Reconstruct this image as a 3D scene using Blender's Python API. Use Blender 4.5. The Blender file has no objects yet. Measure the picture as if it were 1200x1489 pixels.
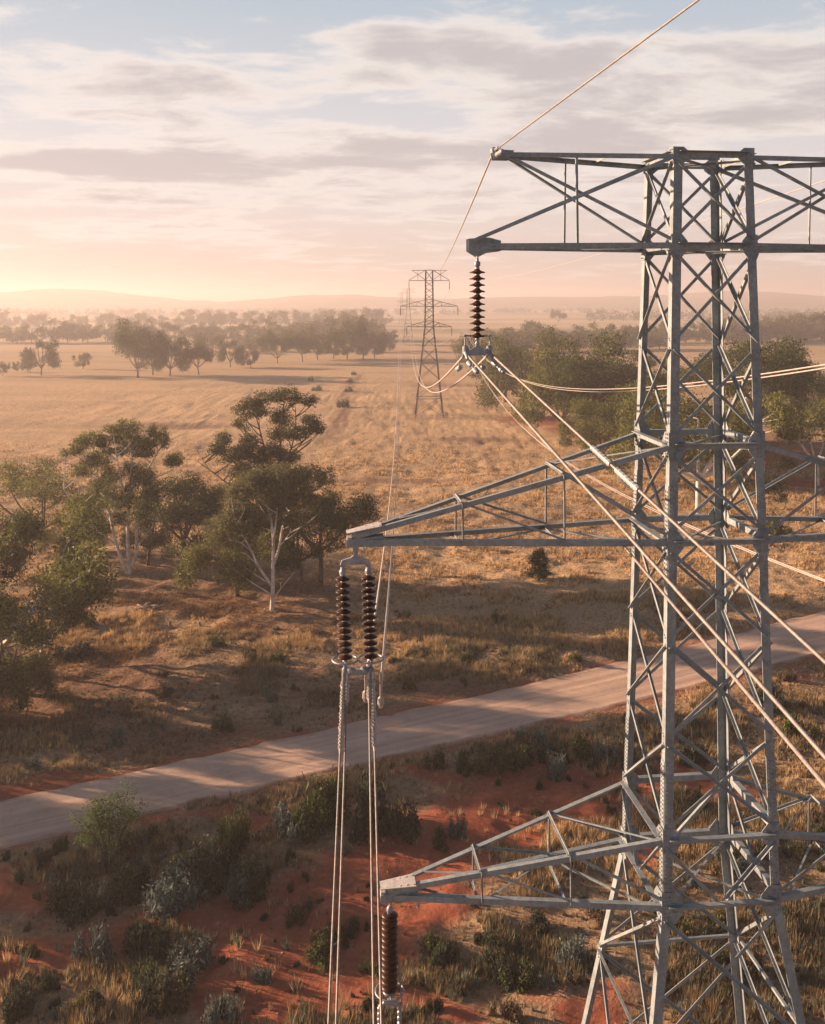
import bpy, math, random
import numpy as np
from mathutils import Vector, Matrix

R = math.radians
scene = bpy.context.scene
COL = scene.collection

# ------------------------------------------------------------------ camera
CAM_H = 30.0
F = 1400.0                      # focal length in photo pixels (photo 1200 x 1489)
cam_d = bpy.data.cameras.new("Camera")
cam = bpy.data.objects.new("Camera", cam_d)
COL.objects.link(cam)
cam.location = (0, 0, CAM_H)
cam.rotation_euler = (R(90), 0, 0)
cam_d.sensor_fit = 'HORIZONTAL'
cam_d.sensor_width = 36
cam_d.lens = 36 * F / 1200
cam_d.shift_y = -(744.5 - 435) / 1200
cam_d.clip_start = 0.1
cam_d.clip_end = 20000
scene.camera = cam

# ------------------------------------------------------------------ light
SUN_EL, SUN_BEHIND = 13.0, 17.0       # degrees; the sun is to the left, a little behind the view's side line
SUN_STRENGTH = 5.0
SKY_STRENGTH = 0.075
EXPOSURE = 1.62
HAZE_DENSITY = 0.00050
to_sun = Vector((-math.cos(R(SUN_BEHIND)) * math.cos(R(SUN_EL)), math.sin(R(SUN_BEHIND)) * math.cos(R(SUN_EL)), math.sin(R(SUN_EL))))
sd = bpy.data.lights.new("Sun", 'SUN')
sd.energy = SUN_STRENGTH
sd.angle = R(0.6)
sd.color = (1.0, 0.645, 0.40)
so = bpy.data.objects.new("Sun", sd)
COL.objects.link(so)
so.rotation_euler = (-to_sun).to_track_quat('-Z', 'Y').to_euler()

scene.view_settings.view_transform = 'Standard'
scene.view_settings.look = 'None'
scene.view_settings.exposure = EXPOSURE
scene.view_settings.gamma = 1
scene.cycles.use_denoising = True
scene.cycles.max_bounces = 6
scene.cycles.diffuse_bounces = 3
scene.cycles.volume_bounces = 1
scene.cycles.transparent_max_bounces = 8

world = bpy.data.worlds.new("World")
scene.world = world
world.use_nodes = True
wt = world.node_tree
for n in list(wt.nodes):
    wt.nodes.remove(n)


class NT:
    """small helper for node trees"""
    def __init__(self, tree):
        self.t = tree

    def n(self, kind, ins=None, **props):
        nd = self.t.nodes.new(kind)
        for k, v in props.items():
            setattr(nd, k, v)
        for k, v in (ins or {}).items():
            s = nd.inputs[k]
            if isinstance(v, bpy.types.NodeSocket):
                self.t.links.new(v, s)
            else:
                s.default_value = v
        return nd

    def math(self, op, a, b=0.0, clamp=False):
        nd = self.n('ShaderNodeMath', {0: a, 1: b}, operation=op)
        nd.use_clamp = clamp
        return nd.outputs[0]

    def ramp(self, fac, stops, interp='LINEAR'):
        nd = self.n('ShaderNodeValToRGB', {0: fac})
        cr = nd.color_ramp
        cr.interpolation = interp
        while len(cr.elements) > 1:
            cr.elements.remove(cr.elements[-1])
        cr.elements[0].position = stops[0][0]
        cr.elements[0].color = col4(stops[0][1])
        for p, c in stops[1:]:
            e = cr.elements.new(p)
            e.color = col4(c)
        return nd.outputs[0]

    def mix(self, fac, a, b, mode='MIX'):
        nd = self.t.nodes.new('ShaderNodeMix')
        nd.data_type = 'RGBA'
        nd.blend_type = mode
        for i, v in ((0, fac), (6, a), (7, b)):
            if isinstance(v, bpy.types.NodeSocket):
                self.t.links.new(v, nd.inputs[i])
            else:
                nd.inputs[i].default_value = v if i == 0 else col4(v)
        return nd.outputs[2]

    def noise(self, vec, scale, detail=4, rough=0.55, dist=0.0):
        return self.n('ShaderNodeTexNoise', {'Vector': vec, 'Scale': scale, 'Detail': detail, 'Roughness': rough, 'Distortion': dist}).outputs[0]


def col4(c):
    if isinstance(c, (int, float)):
        return (c, c, c, 1)
    return tuple(c) + (1,) if len(c) == 3 else tuple(c)


W = NT(wt)
tc = W.n('ShaderNodeTexCoord')
sep = W.n('ShaderNodeSeparateXYZ', {0: tc.outputs['Generated']})
sky = W.n('ShaderNodeTexSky', sky_type='NISHITA', sun_disc=False, sun_elevation=R(SUN_EL),
          sun_rotation=math.atan2(to_sun.x, to_sun.y), altitude=0, air_density=1.0, dust_density=1.2, ozone_density=1.6)
zc = W.math('MAXIMUM', sep.outputs[2], 0.0)
den = W.math('ADD', zc, 0.075)
u = W.math('DIVIDE', sep.outputs[0], den)
v = W.math('DIVIDE', sep.outputs[1], den)
cv = W.n('ShaderNodeCombineXYZ', {0: u, 1: v, 2: 0.0}).outputs[0]
cvm = W.n('ShaderNodeMapping', {0: cv, 'Location': (3.1, 1.7, 0.4), 'Rotation': (0, 0, R(-10)), 'Scale': (0.8, 1.0, 1)}).outputs[0]
big = W.noise(cvm, 0.75, 3, 0.5)
det = W.noise(cvm, 2.1, 12, 0.66, 0.25)
# where the cloud banks hang: (bearing tangent, height tangent, half widths, amount)
ysafe = W.math('MAXIMUM', sep.outputs[1], 0.05)
ta = W.math('DIVIDE', sep.outputs[0], ysafe)
tb = W.math('DIVIDE', zc, ysafe)


def bank(px, py, rx, ry, amp):
    a = W.math('DIVIDE', W.math('SUBTRACT', ta, (px - 600) / F), rx / F)
    b = W.math('DIVIDE', W.math('SUBTRACT', tb, (435 - py) / F), ry / F)
    q = W.math('ADD', W.math('MULTIPLY', a, a), W.math('MULTIPLY', b, b))
    return W.math('MULTIPLY', W.math('EXPONENT', W.math('MULTIPLY', q, -1.0)), amp)


BANKS = [(240, 115, 220, 50, 0.20), (670, 75, 190, 50, 0.19), (1000, 130, 360, 75, 0.19), (300, 232, 460, 42, 0.20), (640, 285, 240, 26, 0.14),
         (760, 215, 260, 30, 0.10), (160, 332, 230, 18, 0.12), (560, 60, 60, 40, 0.06)]
dens = W.math('ADD', W.math('MULTIPLY', big, 0.36), W.math('MULTIPLY', det, 0.64))
dens = W.math('SUBTRACT', dens, 0.09)
for bk in BANKS:
    dens = W.math('ADD', dens, bank(*bk))
cover = W.n('ShaderNodeMapRange', {0: dens, 1: 0.42, 2: 0.53}, interpolation_type='SMOOTHSTEP').outputs[0]
thick = W.n('ShaderNodeMapRange', {0: dens, 1: 0.48, 2: 0.64}, interpolation_type='SMOOTHSTEP').outputs[0]
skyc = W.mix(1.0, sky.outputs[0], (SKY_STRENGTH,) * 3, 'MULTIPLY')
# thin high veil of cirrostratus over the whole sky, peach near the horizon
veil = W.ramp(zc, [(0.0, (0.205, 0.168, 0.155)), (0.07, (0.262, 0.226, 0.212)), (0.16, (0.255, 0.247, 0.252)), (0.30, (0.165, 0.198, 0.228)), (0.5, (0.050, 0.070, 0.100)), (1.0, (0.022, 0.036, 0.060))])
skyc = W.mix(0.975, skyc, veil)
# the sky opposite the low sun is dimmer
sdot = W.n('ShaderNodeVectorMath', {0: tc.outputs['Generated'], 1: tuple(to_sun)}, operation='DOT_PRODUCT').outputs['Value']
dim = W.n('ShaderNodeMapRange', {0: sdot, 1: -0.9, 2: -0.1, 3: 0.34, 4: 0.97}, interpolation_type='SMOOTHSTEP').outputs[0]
CLOUD_EDGE = (0.330, 0.300, 0.278)
CLOUD_CORE = (0.200, 0.183, 0.182)
cloudc = W.mix(thick, CLOUD_EDGE, CLOUD_CORE)
cover = W.math('MULTIPLY', cover, W.n('ShaderNodeMapRange', {0: zc, 1: 0.42, 2: 0.30}).outputs[0])
allc = W.mix(W.math('MULTIPLY', cover, 0.85), skyc, cloudc)
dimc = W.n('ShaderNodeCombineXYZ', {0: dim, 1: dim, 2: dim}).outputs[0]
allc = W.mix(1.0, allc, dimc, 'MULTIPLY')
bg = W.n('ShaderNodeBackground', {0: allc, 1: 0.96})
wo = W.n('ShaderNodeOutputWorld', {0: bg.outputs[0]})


# ------------------------------------------------------------------ helpers
def tag(o, label=None, cat=None, group=None, kind=None):
    if label:
        o['label'] = label
    if cat:
        o['category'] = cat
    if group:
        o['group'] = group
    if kind:
        o['kind'] = kind
    return o


def empty(name, loc=(0, 0, 0), rz=0.0, parent=None):
    o = bpy.data.objects.new(name, None)
    COL.objects.link(o)
    o.location = loc
    o.rotation_euler = (0, 0, rz)
    o.empty_display_size = 0.3
    o.parent = parent
    return o


class MB:
    def __init__(self):
        self.v = []
        self.f = []

    def box8(self, p):
        b = len(self.v)
        self.v += [tuple(q) for q in p]
        self.f += [(b, b + 3, b + 2, b + 1), (b + 4, b + 5, b + 6, b + 7), (b, b + 1, b + 5, b + 4), (b + 1, b + 2, b + 6, b + 5),
                   (b + 2, b + 3, b + 7, b + 6), (b + 3, b, b + 4, b + 7)]

    def bar(self, A, B, u, v, u0, u1, v0, v1):
        """prism from A to B; section spans u0..u1 along u and v0..v1 along v"""
        ps = []
        for P in (A, B):
            for a, c in ((u0, v0), (u1, v0), (u1, v1), (u0, v1)):
                ps.append(P + u * a + v * c)
        self.box8(ps)
        return self

    def box(self, lo, hi):
        x0, y0, z0 = lo
        x1, y1, z1 = hi
        self.box8([(x0, y0, z0), (x1, y0, z0), (x1, y1, z0), (x0, y1, z0), (x0, y0, z1), (x1, y0, z1), (x1, y1, z1), (x0, y1, z1)])
        return self

    def angle(self, A, B, w, n1, n2, t=0.014):
        """steel angle: heel on A-B, one flange along n1, the other along n2"""
        A, B = Vector(A), Vector(B)
        ax = (B - A).normalized()
        n1 = (n1 - ax * n1.dot(ax)).normalized()
        n2 = n2 - ax * n2.dot(ax)
        n2 = (n2 - n1 * n2.dot(n1)).normalized()
        self.bar(A, B, n1, n2, 0, w, 0, t)
        self.bar(A, B, n1, n2, 0, t, t, w)
        return self

    def tube(self, pts, radii, sides=8, caps=True):
        pts = [Vector(p) for p in pts]
        n = len(pts)
        if not hasattr(radii, '__len__'):
            radii = [radii] * n
        b = len(self.v)
        up = Vector((0, 0, 1))
        t0 = (pts[1] - pts[0]).normalized()
        if abs(t0.z) > 0.95:
            up = Vector((1, 0, 0))
        a = t0.cross(up).normalized()
        for i, p in enumerate(pts):
            t = (pts[min(i + 1, n - 1)] - pts[max(i - 1, 0)]).normalized()
            a = (a - t * a.dot(t)).normalized()
            c = t.cross(a)
            for k in range(sides):
                an = 2 * math.pi * k / sides
                q = p + (a * math.cos(an) + c * math.sin(an)) * radii[i]
                self.v.append((q.x, q.y, q.z))
        for i in range(n - 1):
            for k in range(sides):
                k2 = (k + 1) % sides
                self.f.append((b + i * sides + k, b + (i + 1) * sides + k, b + (i + 1) * sides + k2, b + i * sides + k2))
        if caps:
            self.f.append(tuple(b + k for k in range(sides)))
            self.f.append(tuple(b + (n - 1) * sides + sides - 1 - k for k in range(sides)))
        return self

    def lathe(self, prof, sides=20, origin=(0, 0, 0)):
        """prof: list of (r, z) revolved about z"""
        b = len(self.v)
        ox, oy, oz = origin
        for r, z in prof:
            for k in range(sides):
                an = 2 * math.pi * k / sides
                self.v.append((ox + r * math.cos(an), oy + r * math.sin(an), oz + z))
        for i in range(len(prof) - 1):
            for k in range(sides):
                k2 = (k + 1) % sides
                self.f.append((b + i * sides + k, b + (i + 1) * sides + k, b + (i + 1) * sides + k2, b + i * sides + k2))
        self.f.append(tuple(b + k for k in range(sides)))
        self.f.append(tuple(b + (len(prof) - 1) * sides + sides - 1 - k for k in range(sides)))
        return self

    def torus(self, c, rx, r, seg=28, sides=8, z=Vector((0, 0, 1))):
        c = Vector(c)
        x = z.orthogonal().normalized()
        y = z.cross(x)
        b = len(self.v)
        for i in range(seg):
            a = 2 * math.pi * i / seg
            d = x * math.cos(a) + y * math.sin(a)
            for k in range(sides):
                t = 2 * math.pi * k / sides
                q = c + d * (rx + r * math.cos(t)) + z * (r * math.sin(t))
                self.v.append(tuple(q))
        for i in range(seg):
            i2 = (i + 1) % seg
            for k in range(sides):
                k2 = (k + 1) % sides
                self.f.append((b + i * sides + k, b + i2 * sides + k, b + i2 * sides + k2, b + i * sides + k2))
        return self

    def plate(self, poly, n, t):
        """flat plate: polygon points, thickness t along n"""
        n = Vector(n).normalized()
        b = len(self.v)
        m = len(poly)
        for p in poly:
            self.v.append(tuple(Vector(p)))
        for p in poly:
            self.v.append(tuple(Vector(p) + n * t))
        self.f.append(tuple(b + m - 1 - k for k in range(m)))
        self.f.append(tuple(b + m + k for k in range(m)))
        for k in range(m):
            k2 = (k + 1) % m
            self.f.append((b + k, b + k2, b + m + k2, b + m + k))
        return self

    def bolt(self, p, n, r=0.02, h=0.022):
        n = Vector(n).normalized()
        p = Vector(p)
        x = n.orthogonal().normalized()
        y = n.cross(x)
        b = len(self.v)
        for s in (0, h):
            for k in range(6):
                a = k * math.pi / 3
                self.v.append(tuple(p + n * s + (x * math.cos(a) + y * math.sin(a)) * r))
        for k in range(6):
            k2 = (k + 1) % 6
            self.f.append((b + k, b + k2, b + 6 + k2, b + 6 + k))
        self.f.append(tuple(b + 6 + k for k in range(6)))
        return self

    def build(self, name, mat, parent=None, smooth=False):
        me = bpy.data.meshes.new(name)
        me.from_pydata(self.v, [], self.f)
        me.materials.append(mat)
        if smooth:
            me.polygons.foreach_set('use_smooth', [True] * len(me.polygons))
        me.update()
        o = bpy.data.objects.new(name, me)
        COL.objects.link(o)
        o.parent = parent
        return o


def np_mesh(name, verts, faces, mat, color=None, smooth=False):
    """verts (N,3), faces (M,k) with one k; color (N,3) goes to the attribute 'tint'"""
    me = bpy.data.meshes.new(name)
    n, (m, k) = len(verts), faces.shape
    me.vertices.add(n)
    me.vertices.foreach_set('co', np.ascontiguousarray(verts, dtype=np.float32).ravel())
    me.loops.add(m * k)
    me.loops.foreach_set('vertex_index', np.ascontiguousarray(faces, dtype=np.int32).ravel())
    me.polygons.add(m)
    me.polygons.foreach_set('loop_start', np.arange(0, m * k, k, dtype=np.int32))
    if smooth:
        me.polygons.foreach_set('use_smooth', np.ones(m, dtype=bool))
    me.update(calc_edges=True)
    if color is not None:
        at = me.attributes.new('tint', 'FLOAT_COLOR', 'POINT')
        c = np.ones((n, 4), dtype=np.float32)
        c[:, :3] = color
        at.data.foreach_set('color', c.ravel())
    me.materials.append(mat)
    return me


def link(name, me, parent=None, loc=(0, 0, 0)):
    o = bpy.data.objects.new(name, me)
    COL.objects.link(o)
    o.parent = parent
    o.location = loc
    return o


def copy_tree(o, parent=None):
    c = o.copy()
    COL.objects.link(c)
    c.parent = parent
    for ch in list(o.children):
        if ch.name in COL.objects:
            copy_tree(ch, c)
    return c


def G(px, py):
    """ground point seen at a photo pixel"""
    d = F * CAM_H / (py - 435.0)
    return (px - 600) / F * d, d


def P3(px, py, d):
    """point seen at a photo pixel at depth d"""
    return Vector(((px - 600) / F * d, d, CAM_H + (435 - py) / F * d))


# value noise in numpy
_rs = np.random.RandomState(5)
_LAT = _rs.rand(257, 257)
_LAT[256] = _LAT[0]
_LAT[:, 256] = _LAT[:, 0]


def vnoise(x, y):
    xi = np.floor(x).astype(int)
    yi = np.floor(y).astype(int)
    fx, fy = x - xi, y - yi
    fx = fx * fx * (3 - 2 * fx)
    fy = fy * fy * (3 - 2 * fy)
    a, b = xi % 256, yi % 256
    return (_LAT[a, b] * (1 - fx) * (1 - fy) + _LAT[a + 1, b] * fx * (1 - fy) + _LAT[a, b + 1] * (1 - fx) * fy + _LAT[a + 1, b + 1] * fx * fy)


def fbm(x, y, o=4):
    s, a, t = 0, 0.5, 0
    for i in range(o):
        s = s + a * vnoise(x * 2 ** i + 17.3 * i, y * 2 ** i + 9.1 * i)
        t += a
        a *= 0.5
    return s / t


# ------------------------------------------------------------------ materials
def new_mat(name):
    m = bpy.data.materials.new(name)
    m.use_nodes = True
    t = m.node_tree
    for n in list(t.nodes):
        t.nodes.remove(n)
    T = NT(t)
    out = T.n('ShaderNodeOutputMaterial')
    return m, T, out


def obj_vec(T, kind='Object'):
    return T.n('ShaderNodeTexCoord').outputs[kind]


def mat_steel(name, base, dark, metallic=0.35, rough=0.55):
    m, T, out = new_mat(name)
    vec = obj_vec(T)
    n1 = T.noise(vec, 1.3, 6, 0.65)
    n2 = T.noise(vec, 26, 4, 0.6)
    n3 = T.noise(vec, 9, 5, 0.7)
    f = T.math('ADD', T.math('MULTIPLY', n1, 0.4), T.math('ADD', T.math('MULTIPLY', n2, 0.2), T.math('MULTIPLY', n3, 0.4)))
    c = T.ramp(f, [(0.40, dark), (0.52, base), (0.62, [min(1, b * 1.3) for b in base])])
    # light rust and dirt runs
    rn = T.noise(T.n('ShaderNodeMapping', {0: vec, 'Scale': (6, 6, 0.7)}).outputs[0], 2.2, 5, 0.6)
    rm = T.n('ShaderNodeMapRange', {0: rn, 1: 0.60, 2: 0.78}).outputs[0]
    c = T.mix(T.math('MULTIPLY', rm, 0.35), c, (0.16, 0.10, 0.065))
    bump = T.n('ShaderNodeBump', {'Strength': 0.25, 'Distance': 0.01, 'Height': n2})
    b = T.n('ShaderNodeBsdfPrincipled', {'Base Color': c, 'Metallic': metallic, 'Roughness': T.math('ADD', T.math('MULTIPLY', n1, 0.3), rough - 0.15), 'Normal': bump.outputs[0]})
    T.t.links.new(b.outputs[0], out.inputs[0])
    return m


def mat_plain(name, c1, c2, scale=8, rough=0.6, metallic=0.0, bump=0.2, bscale=None, spec=0.5):
    m, T, out = new_mat(name)
    vec = obj_vec(T)
    n1 = T.noise(vec, scale, 5, 0.6)
    c = T.ramp(n1, [(0.35, c1), (0.65, c2)])
    n2 = T.noise(vec, bscale or scale * 4, 4, 0.6)
    bp = T.n('ShaderNodeBump', {'Strength': bump, 'Distance': 0.02, 'Height': n2})
    b = T.n('ShaderNodeBsdfPrincipled', {'Base Color': c, 'Metallic': metallic, 'Roughness': rough, 'Normal': bp.outputs[0], 'Specular IOR Level': spec})
    T.t.links.new(b.outputs[0], out.inputs[0])
    return m


def mat_tint(name, rough=0.85, transl=0.35, mul=1.0, spec=0.2):
    """colour from the per-vertex attribute 'tint' plus a little noise; leaves and grass let light through"""
    m, T, out = new_mat(name)
    a = T.n('ShaderNodeAttribute', attribute_name='tint')
    n1 = T.noise(obj_vec(T), 0.9, 3, 0.6)
    c = T.mix(1.0, a.outputs[0], T.ramp(n1, [(0.3, 0.78 * mul), (0.7, 1.2 * mul)]), 'MULTIPLY')
    b = T.n('ShaderNodeBsdfPrincipled', {'Base Color': c, 'Roughness': rough, 'Specular IOR Level': spec})
    if transl > 0:
        tr = T.n('ShaderNodeBsdfTranslucent', {0: c})
        ms = T.n('ShaderNodeMixShader', {0: transl, 1: b.outputs[0], 2: tr.outputs[0]})
        T.t.links.new(ms.outputs[0], out.inputs[0])
    else:
        T.t.links.new(b.outputs[0], out.inputs[0])
    return m


M = {}
M['steel'] = mat_steel('galvanised_steel', (0.225, 0.268, 0.298), (0.135, 0.170, 0.196), 0.12)
M['steel_far'] = mat_steel('weathered_steel', (0.15, 0.15, 0.15), (0.09, 0.09, 0.09), 0.2, 0.7)
M['plate'] = mat_steel('bright_plate', (0.42, 0.41, 0.41), (0.26, 0.26, 0.27), 0.2, 0.55)
M['fitting'] = mat_steel('fitting_steel', (0.27, 0.31, 0.36), (0.15, 0.18, 0.22), 0.4, 0.5)
M['porcelain'] = mat_plain('brown_porcelain', (0.018, 0.007, 0.005), (0.055, 0.020, 0.013), 5, 0.42, 0, 0.06, None, 0.3)
M['cap'] = mat_plain('cap_metal', (0.30, 0.28, 0.27), (0.46, 0.43, 0.41), 20, 0.4, 0.5, 0.1)
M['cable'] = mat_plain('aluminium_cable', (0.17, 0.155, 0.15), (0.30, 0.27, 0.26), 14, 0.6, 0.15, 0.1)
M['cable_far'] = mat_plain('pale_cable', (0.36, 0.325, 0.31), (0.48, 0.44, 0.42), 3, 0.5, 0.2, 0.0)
M['bark_white'] = mat_plain('white_gum_bark', (0.40, 0.35, 0.31), (0.80, 0.77, 0.73), 1.1, 0.85, 0, 0.5, 9, 0.2)
M['bark_dark'] = mat_plain('brown_bark', (0.045, 0.034, 0.027), (0.15, 0.115, 0.09), 2.2, 0.9, 0, 0.7, 12, 0.2)
M['wood'] = mat_plain('weathered_wood', (0.17, 0.14, 0.12), (0.42, 0.37, 0.33), 3, 0.9, 0, 0.6, 20, 0.2)
M['leaf'] = mat_tint('gum_leaves', 0.6, 0.42, 1.25, 0.3)
M['shrub'] = mat_tint('shrub_leaves', 0.75, 0.22)
M['grass'] = mat_tint('dry_grass', 0.85, 0.30)


# ------------------------------------------------------------------ ground
ROAD_C = [(-75, 29), (-50, 41.5), (-23.6, 55.0), (-4.6, 64.6), (15.9, 74.9), (37.4, 87.0), (60, 99), (100, 119)]
ROAD_W = [4.6, 4.7, 4.9, 5.5, 6.2, 7.2, 7.4, 7.6]


def road_dist(x, y):
    """(signed distance from the road's centre line, + on the far side; half width there)"""
    best = np.full(np.shape(x), 1e9)
    sd_ = np.zeros(np.shape(x))
    hw = np.full(np.shape(x), 3.0)
    for i in range(len(ROAD_C) - 1):
        ax, ay = ROAD_C[i]
        bx, by = ROAD_C[i + 1]
        dx, dy = bx - ax, by - ay
        L2 = dx * dx + dy * dy
        t = np.clip(((x - ax) * dx + (y - ay) * dy) / L2, 0, 1)
        qx, qy = ax + t * dx, ay + t * dy
        d = np.hypot(x - qx, y - qy)
        side = np.sign((y - ay) * dx - (x - ax) * dy)
        m = d < best
        best = np.where(m, d, best)
        sd_ = np.where(m, d * side, sd_)
        hw = np.where(m, (ROAD_W[i] + (ROAD_W[i + 1] - ROAD_W[i]) * t) / 2, hw)
    return sd_, hw


def sstep(a, b, x):
    t = np.clip((x - a) / (b - a), 0, 1)
    return t * t * (3 - 2 * t)


def height(x, y):
    x = np.asarray(x, dtype=float)
    y = np.asarray(y, dtype=float)
    sd_, hw = road_dist(x, y)
    away = sstep(0.0, 3.0, np.abs(sd_) - hw)
    near = 1 - sstep(260, 420, np.abs(y))
    h = near * ((fbm(x / 11, y / 11, 3) - 0.5) * 1.0 + (fbm(x / 1.9 + 5, y / 1.9, 3) - 0.5) * 0.62)
    h = h * away
    far = sstep(240, 700, y)
    h = h + far * (fbm(x / 260 + 3, y / 260, 2) - 0.5) * 3.0
    return h


# patches of bare red soil: photo position and radii of each patch, turned into ground metres
RED = [(520, 1420, 80, 70), (450, 1330, 110, 45), (420, 1410, 160, 55), (260, 1350, 60, 24), (600, 1200, 70, 24), (800, 1150, 150, 48), (640, 1220, 80, 30), (560, 1330, 60, 50), (340, 1385, 60, 50), (700, 1195, 90, 34), (900, 1140, 60, 26), (600, 1250, 110, 40), (520, 1290, 110, 50), (400, 1345, 120, 50), (470, 1390, 120, 60),
       (330, 1400, 90, 45), (380, 1450, 90, 40), (80, 1375, 90, 34), (190, 1350, 60, 26), (20, 1300, 70, 22), (640, 1320, 60, 40), (150, 1140, 170, 14),
       (40, 1158, 120, 14), (330, 1118, 100, 8), (620, 1130, 60, 14), (350, 1190, 70, 12), (240, 1192, 40, 10), (1000, 1120, 60, 25), (1060, 1160, 70, 25),
       (640, 1470, 80, 26), (880, 1475, 60, 20), (1140, 940, 60, 4), (820, 1000, 60, 5), (750, 1225, 40, 16),
       (1010, 640, 30, 5), (1130, 665, 110, 16), (780, 610, 55, 8), (840, 625, 40, 8), (1150, 700, 80, 10), (950, 1230, 50, 20), (560, 1460, 30, 20)]
DIRT = [(500, 600, 8, 30), (512, 560, 6, 18), (560, 700, 90, 5), (690, 640, 70, 4), (540, 760, 120, 6), (650, 560, 60, 2), (250, 620, 110, 3), (620, 850, 100, 5), (800, 760, 110, 6), (330, 858, 210, 34), (200, 860, 120, 26), (420, 900, 120, 26), (130, 1000, 150, 60), (300, 1080, 220, 26), (1080, 650, 120, 22), (700, 1010, 260, 16), (230, 815, 150, 14)]


def blob_mask(x, y, blobs, soft=0.35):
    m = np.zeros(np.shape(x))
    wx = x + (fbm(x / 3.0, y / 3.0, 3) - 0.5) * 4.2
    wy = y + (fbm(x / 3.0 + 40, y / 3.0 + 11, 3) - 0.5) * 4.2
    for px, py, rx, ry in blobs:
        X, d = G(px, py)
        a, b = rx * d / F, ry * d * d / (F * CAM_H)
        q = np.hypot((wx - X) / a, (wy - d) / b)
        m = np.maximum(m, 1 - sstep(1 - soft, 1 + soft, q))
    return m


def ground_masks(x, y):
    red = blob_mask(x, y, RED)
    dirt = blob_mask(x, y, DIRT, 0.6)
    n = fbm(x / 2.2 + 7, y / 2.2 + 3, 4)
    big_ = fbm(x / 14, y / 14 + 30, 3)
    near = 1 - sstep(80, 92, y)
    scatter = sstep(0.60, 0.70, n) * (0.15 + 0.75 * sstep(0.5, 0.65, big_)) * near
    red = np.maximum(red * sstep(0.15, 0.35, n + red * 0.3), scatter * 0.8)
    sd_, hw = road_dist(x, y)
    e = np.abs(sd_) - hw
    verge = (1 - sstep(0.3, 1.6, e)) * sstep(0.35, 0.55, fbm(x / 1.3, y / 1.3 + 9, 3))
    red = np.maximum(red, verge * 0.8)
    return red, dirt, e


def graded(lo, hi, fine_lo, fine_hi, step, grow=1.13):
    out = list(np.arange(fine_lo, fine_hi, step))
    s, p = step, fine_lo
    left = []
    while p > lo:
        s *= grow
        p -= s
        left.append(max(p, lo))
    s, p = step, out[-1]
    while p < hi:
        s *= grow
        p += s
        out.append(min(p, hi))
    return np.array(sorted(set(left)) + out)


gx = graded(-6500, 6500, -62, 62, 0.34, 1.05)
gy = graded(-150, 6800, 36, 120, 0.34, 1.028)
GX, GY = np.meshgrid(gx, gy)
GZ = height(GX, GY)
red, dirt, edge = ground_masks(GX, GY)
drymix = fbm(GX / 6 + 2, GY / 6, 4)
nv = np.stack([GX.ravel(), GY.ravel(), GZ.ravel()], 1)
idx = np.arange(GX.size).reshape(GX.shape)
gf = np.stack([idx[:-1, :-1].ravel(), idx[:-1, 1:].ravel(), idx[1:, 1:].ravel(), idx[1:, :-1].ravel()], 1)
M_ground, T, out = new_mat('ground_soil_and_grass')
at = T.n('ShaderNodeAttribute', attribute_name='tint')
sp = T.n('ShaderNodeSeparateColor', {0: at.outputs[0]})
gpos = T.n('ShaderNodeNewGeometry').outputs['Position']
gsep = T.n('ShaderNodeSeparateXYZ', {0: gpos})
fine = T.noise(gpos, 3.0, 8, 0.65)
mid_ = T.noise(gpos, 0.45, 6, 0.6)
wide = T.noise(T.n('ShaderNodeMapping', {0: gpos, 'Scale': (0.35, 1, 1), 'Rotation': (0, 0, R(6))}).outputs[0], 0.05, 7, 0.62)
straw = T.ramp(fine, [(0.28, (0.30, 0.200, 0.115)), (0.5, (0.50, 0.350, 0.205)), (0.72, (0.66, 0.485, 0.295))])
straw = T.mix(T.n('ShaderNodeMapRange', {0: mid_, 1: 0.45, 2: 0.7}).outputs[0], straw, (0.45, 0.305, 0.19))
straw = T.mix(T.math('MULTIPLY', T.n('ShaderNodeMapRange', {0: wide, 1: 0.42, 2: 0.68}).outputs[0], 0.75), straw, (0.30, 0.21, 0.135))
litter = T.ramp(fine, [(0.3, (0.115, 0.078, 0.052)), (0.55, (0.25, 0.175, 0.115)), (0.75, (0.38, 0.28, 0.18))])
nearf = T.n('ShaderNodeMapRange', {0: gsep.outputs[1], 1: 96.0, 2: 80.0}).outputs[0]
nearf = T.math('MULTIPLY', nearf, T.n('ShaderNodeMapRange', {0: mid_, 1: 0.25, 2: 0.5}).outputs[0])
base = T.mix(T.math('MULTIPLY', nearf, 0.7), straw, litter)
base = T.mix(T.math('MULTIPLY', sp.outputs[1], 0.85), base, T.ramp(fine, [(0.3, (0.11, 0.066, 0.045)), (0.7, (0.28, 0.165, 0.105))]))
redc = T.ramp(T.math('ADD', T.math('MULTIPLY', fine, 0.5), T.math('MULTIPLY', mid_, 0.5)), [(0.34, (0.20, 0.062, 0.034)), (0.5, (0.31, 0.100, 0.056)), (0.66, (0.42, 0.160, 0.095))])
base = T.mix(sp.outputs[0], base, redc)
far_g = T.n('ShaderNodeMapRange', {0: gsep.outputs[1], 1: 300.0, 2: 900.0}).outputs[0]
patch = T.noise(T.n('ShaderNodeMapping', {0: gpos, 'Scale': (0.25, 1, 1)}).outputs[0], 0.006, 4, 0.5)
farc = T.ramp(patch, [(0.40, (0.20, 0.17, 0.095)), (0.5, (0.40, 0.30, 0.18)), (0.62, (0.50, 0.39, 0.25))])
base = T.mix(far_g, base, farc)
bh = T.math('ADD', T.math('MULTIPLY', fine, 1.0), T.math('MULTIPLY', mid_, 1.6))
bstr = T.math('MULTIPLY', T.math('SUBTRACT', 1.0, T.math('MULTIPLY', sp.outputs[0], 0.7)), 0.9)
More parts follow.
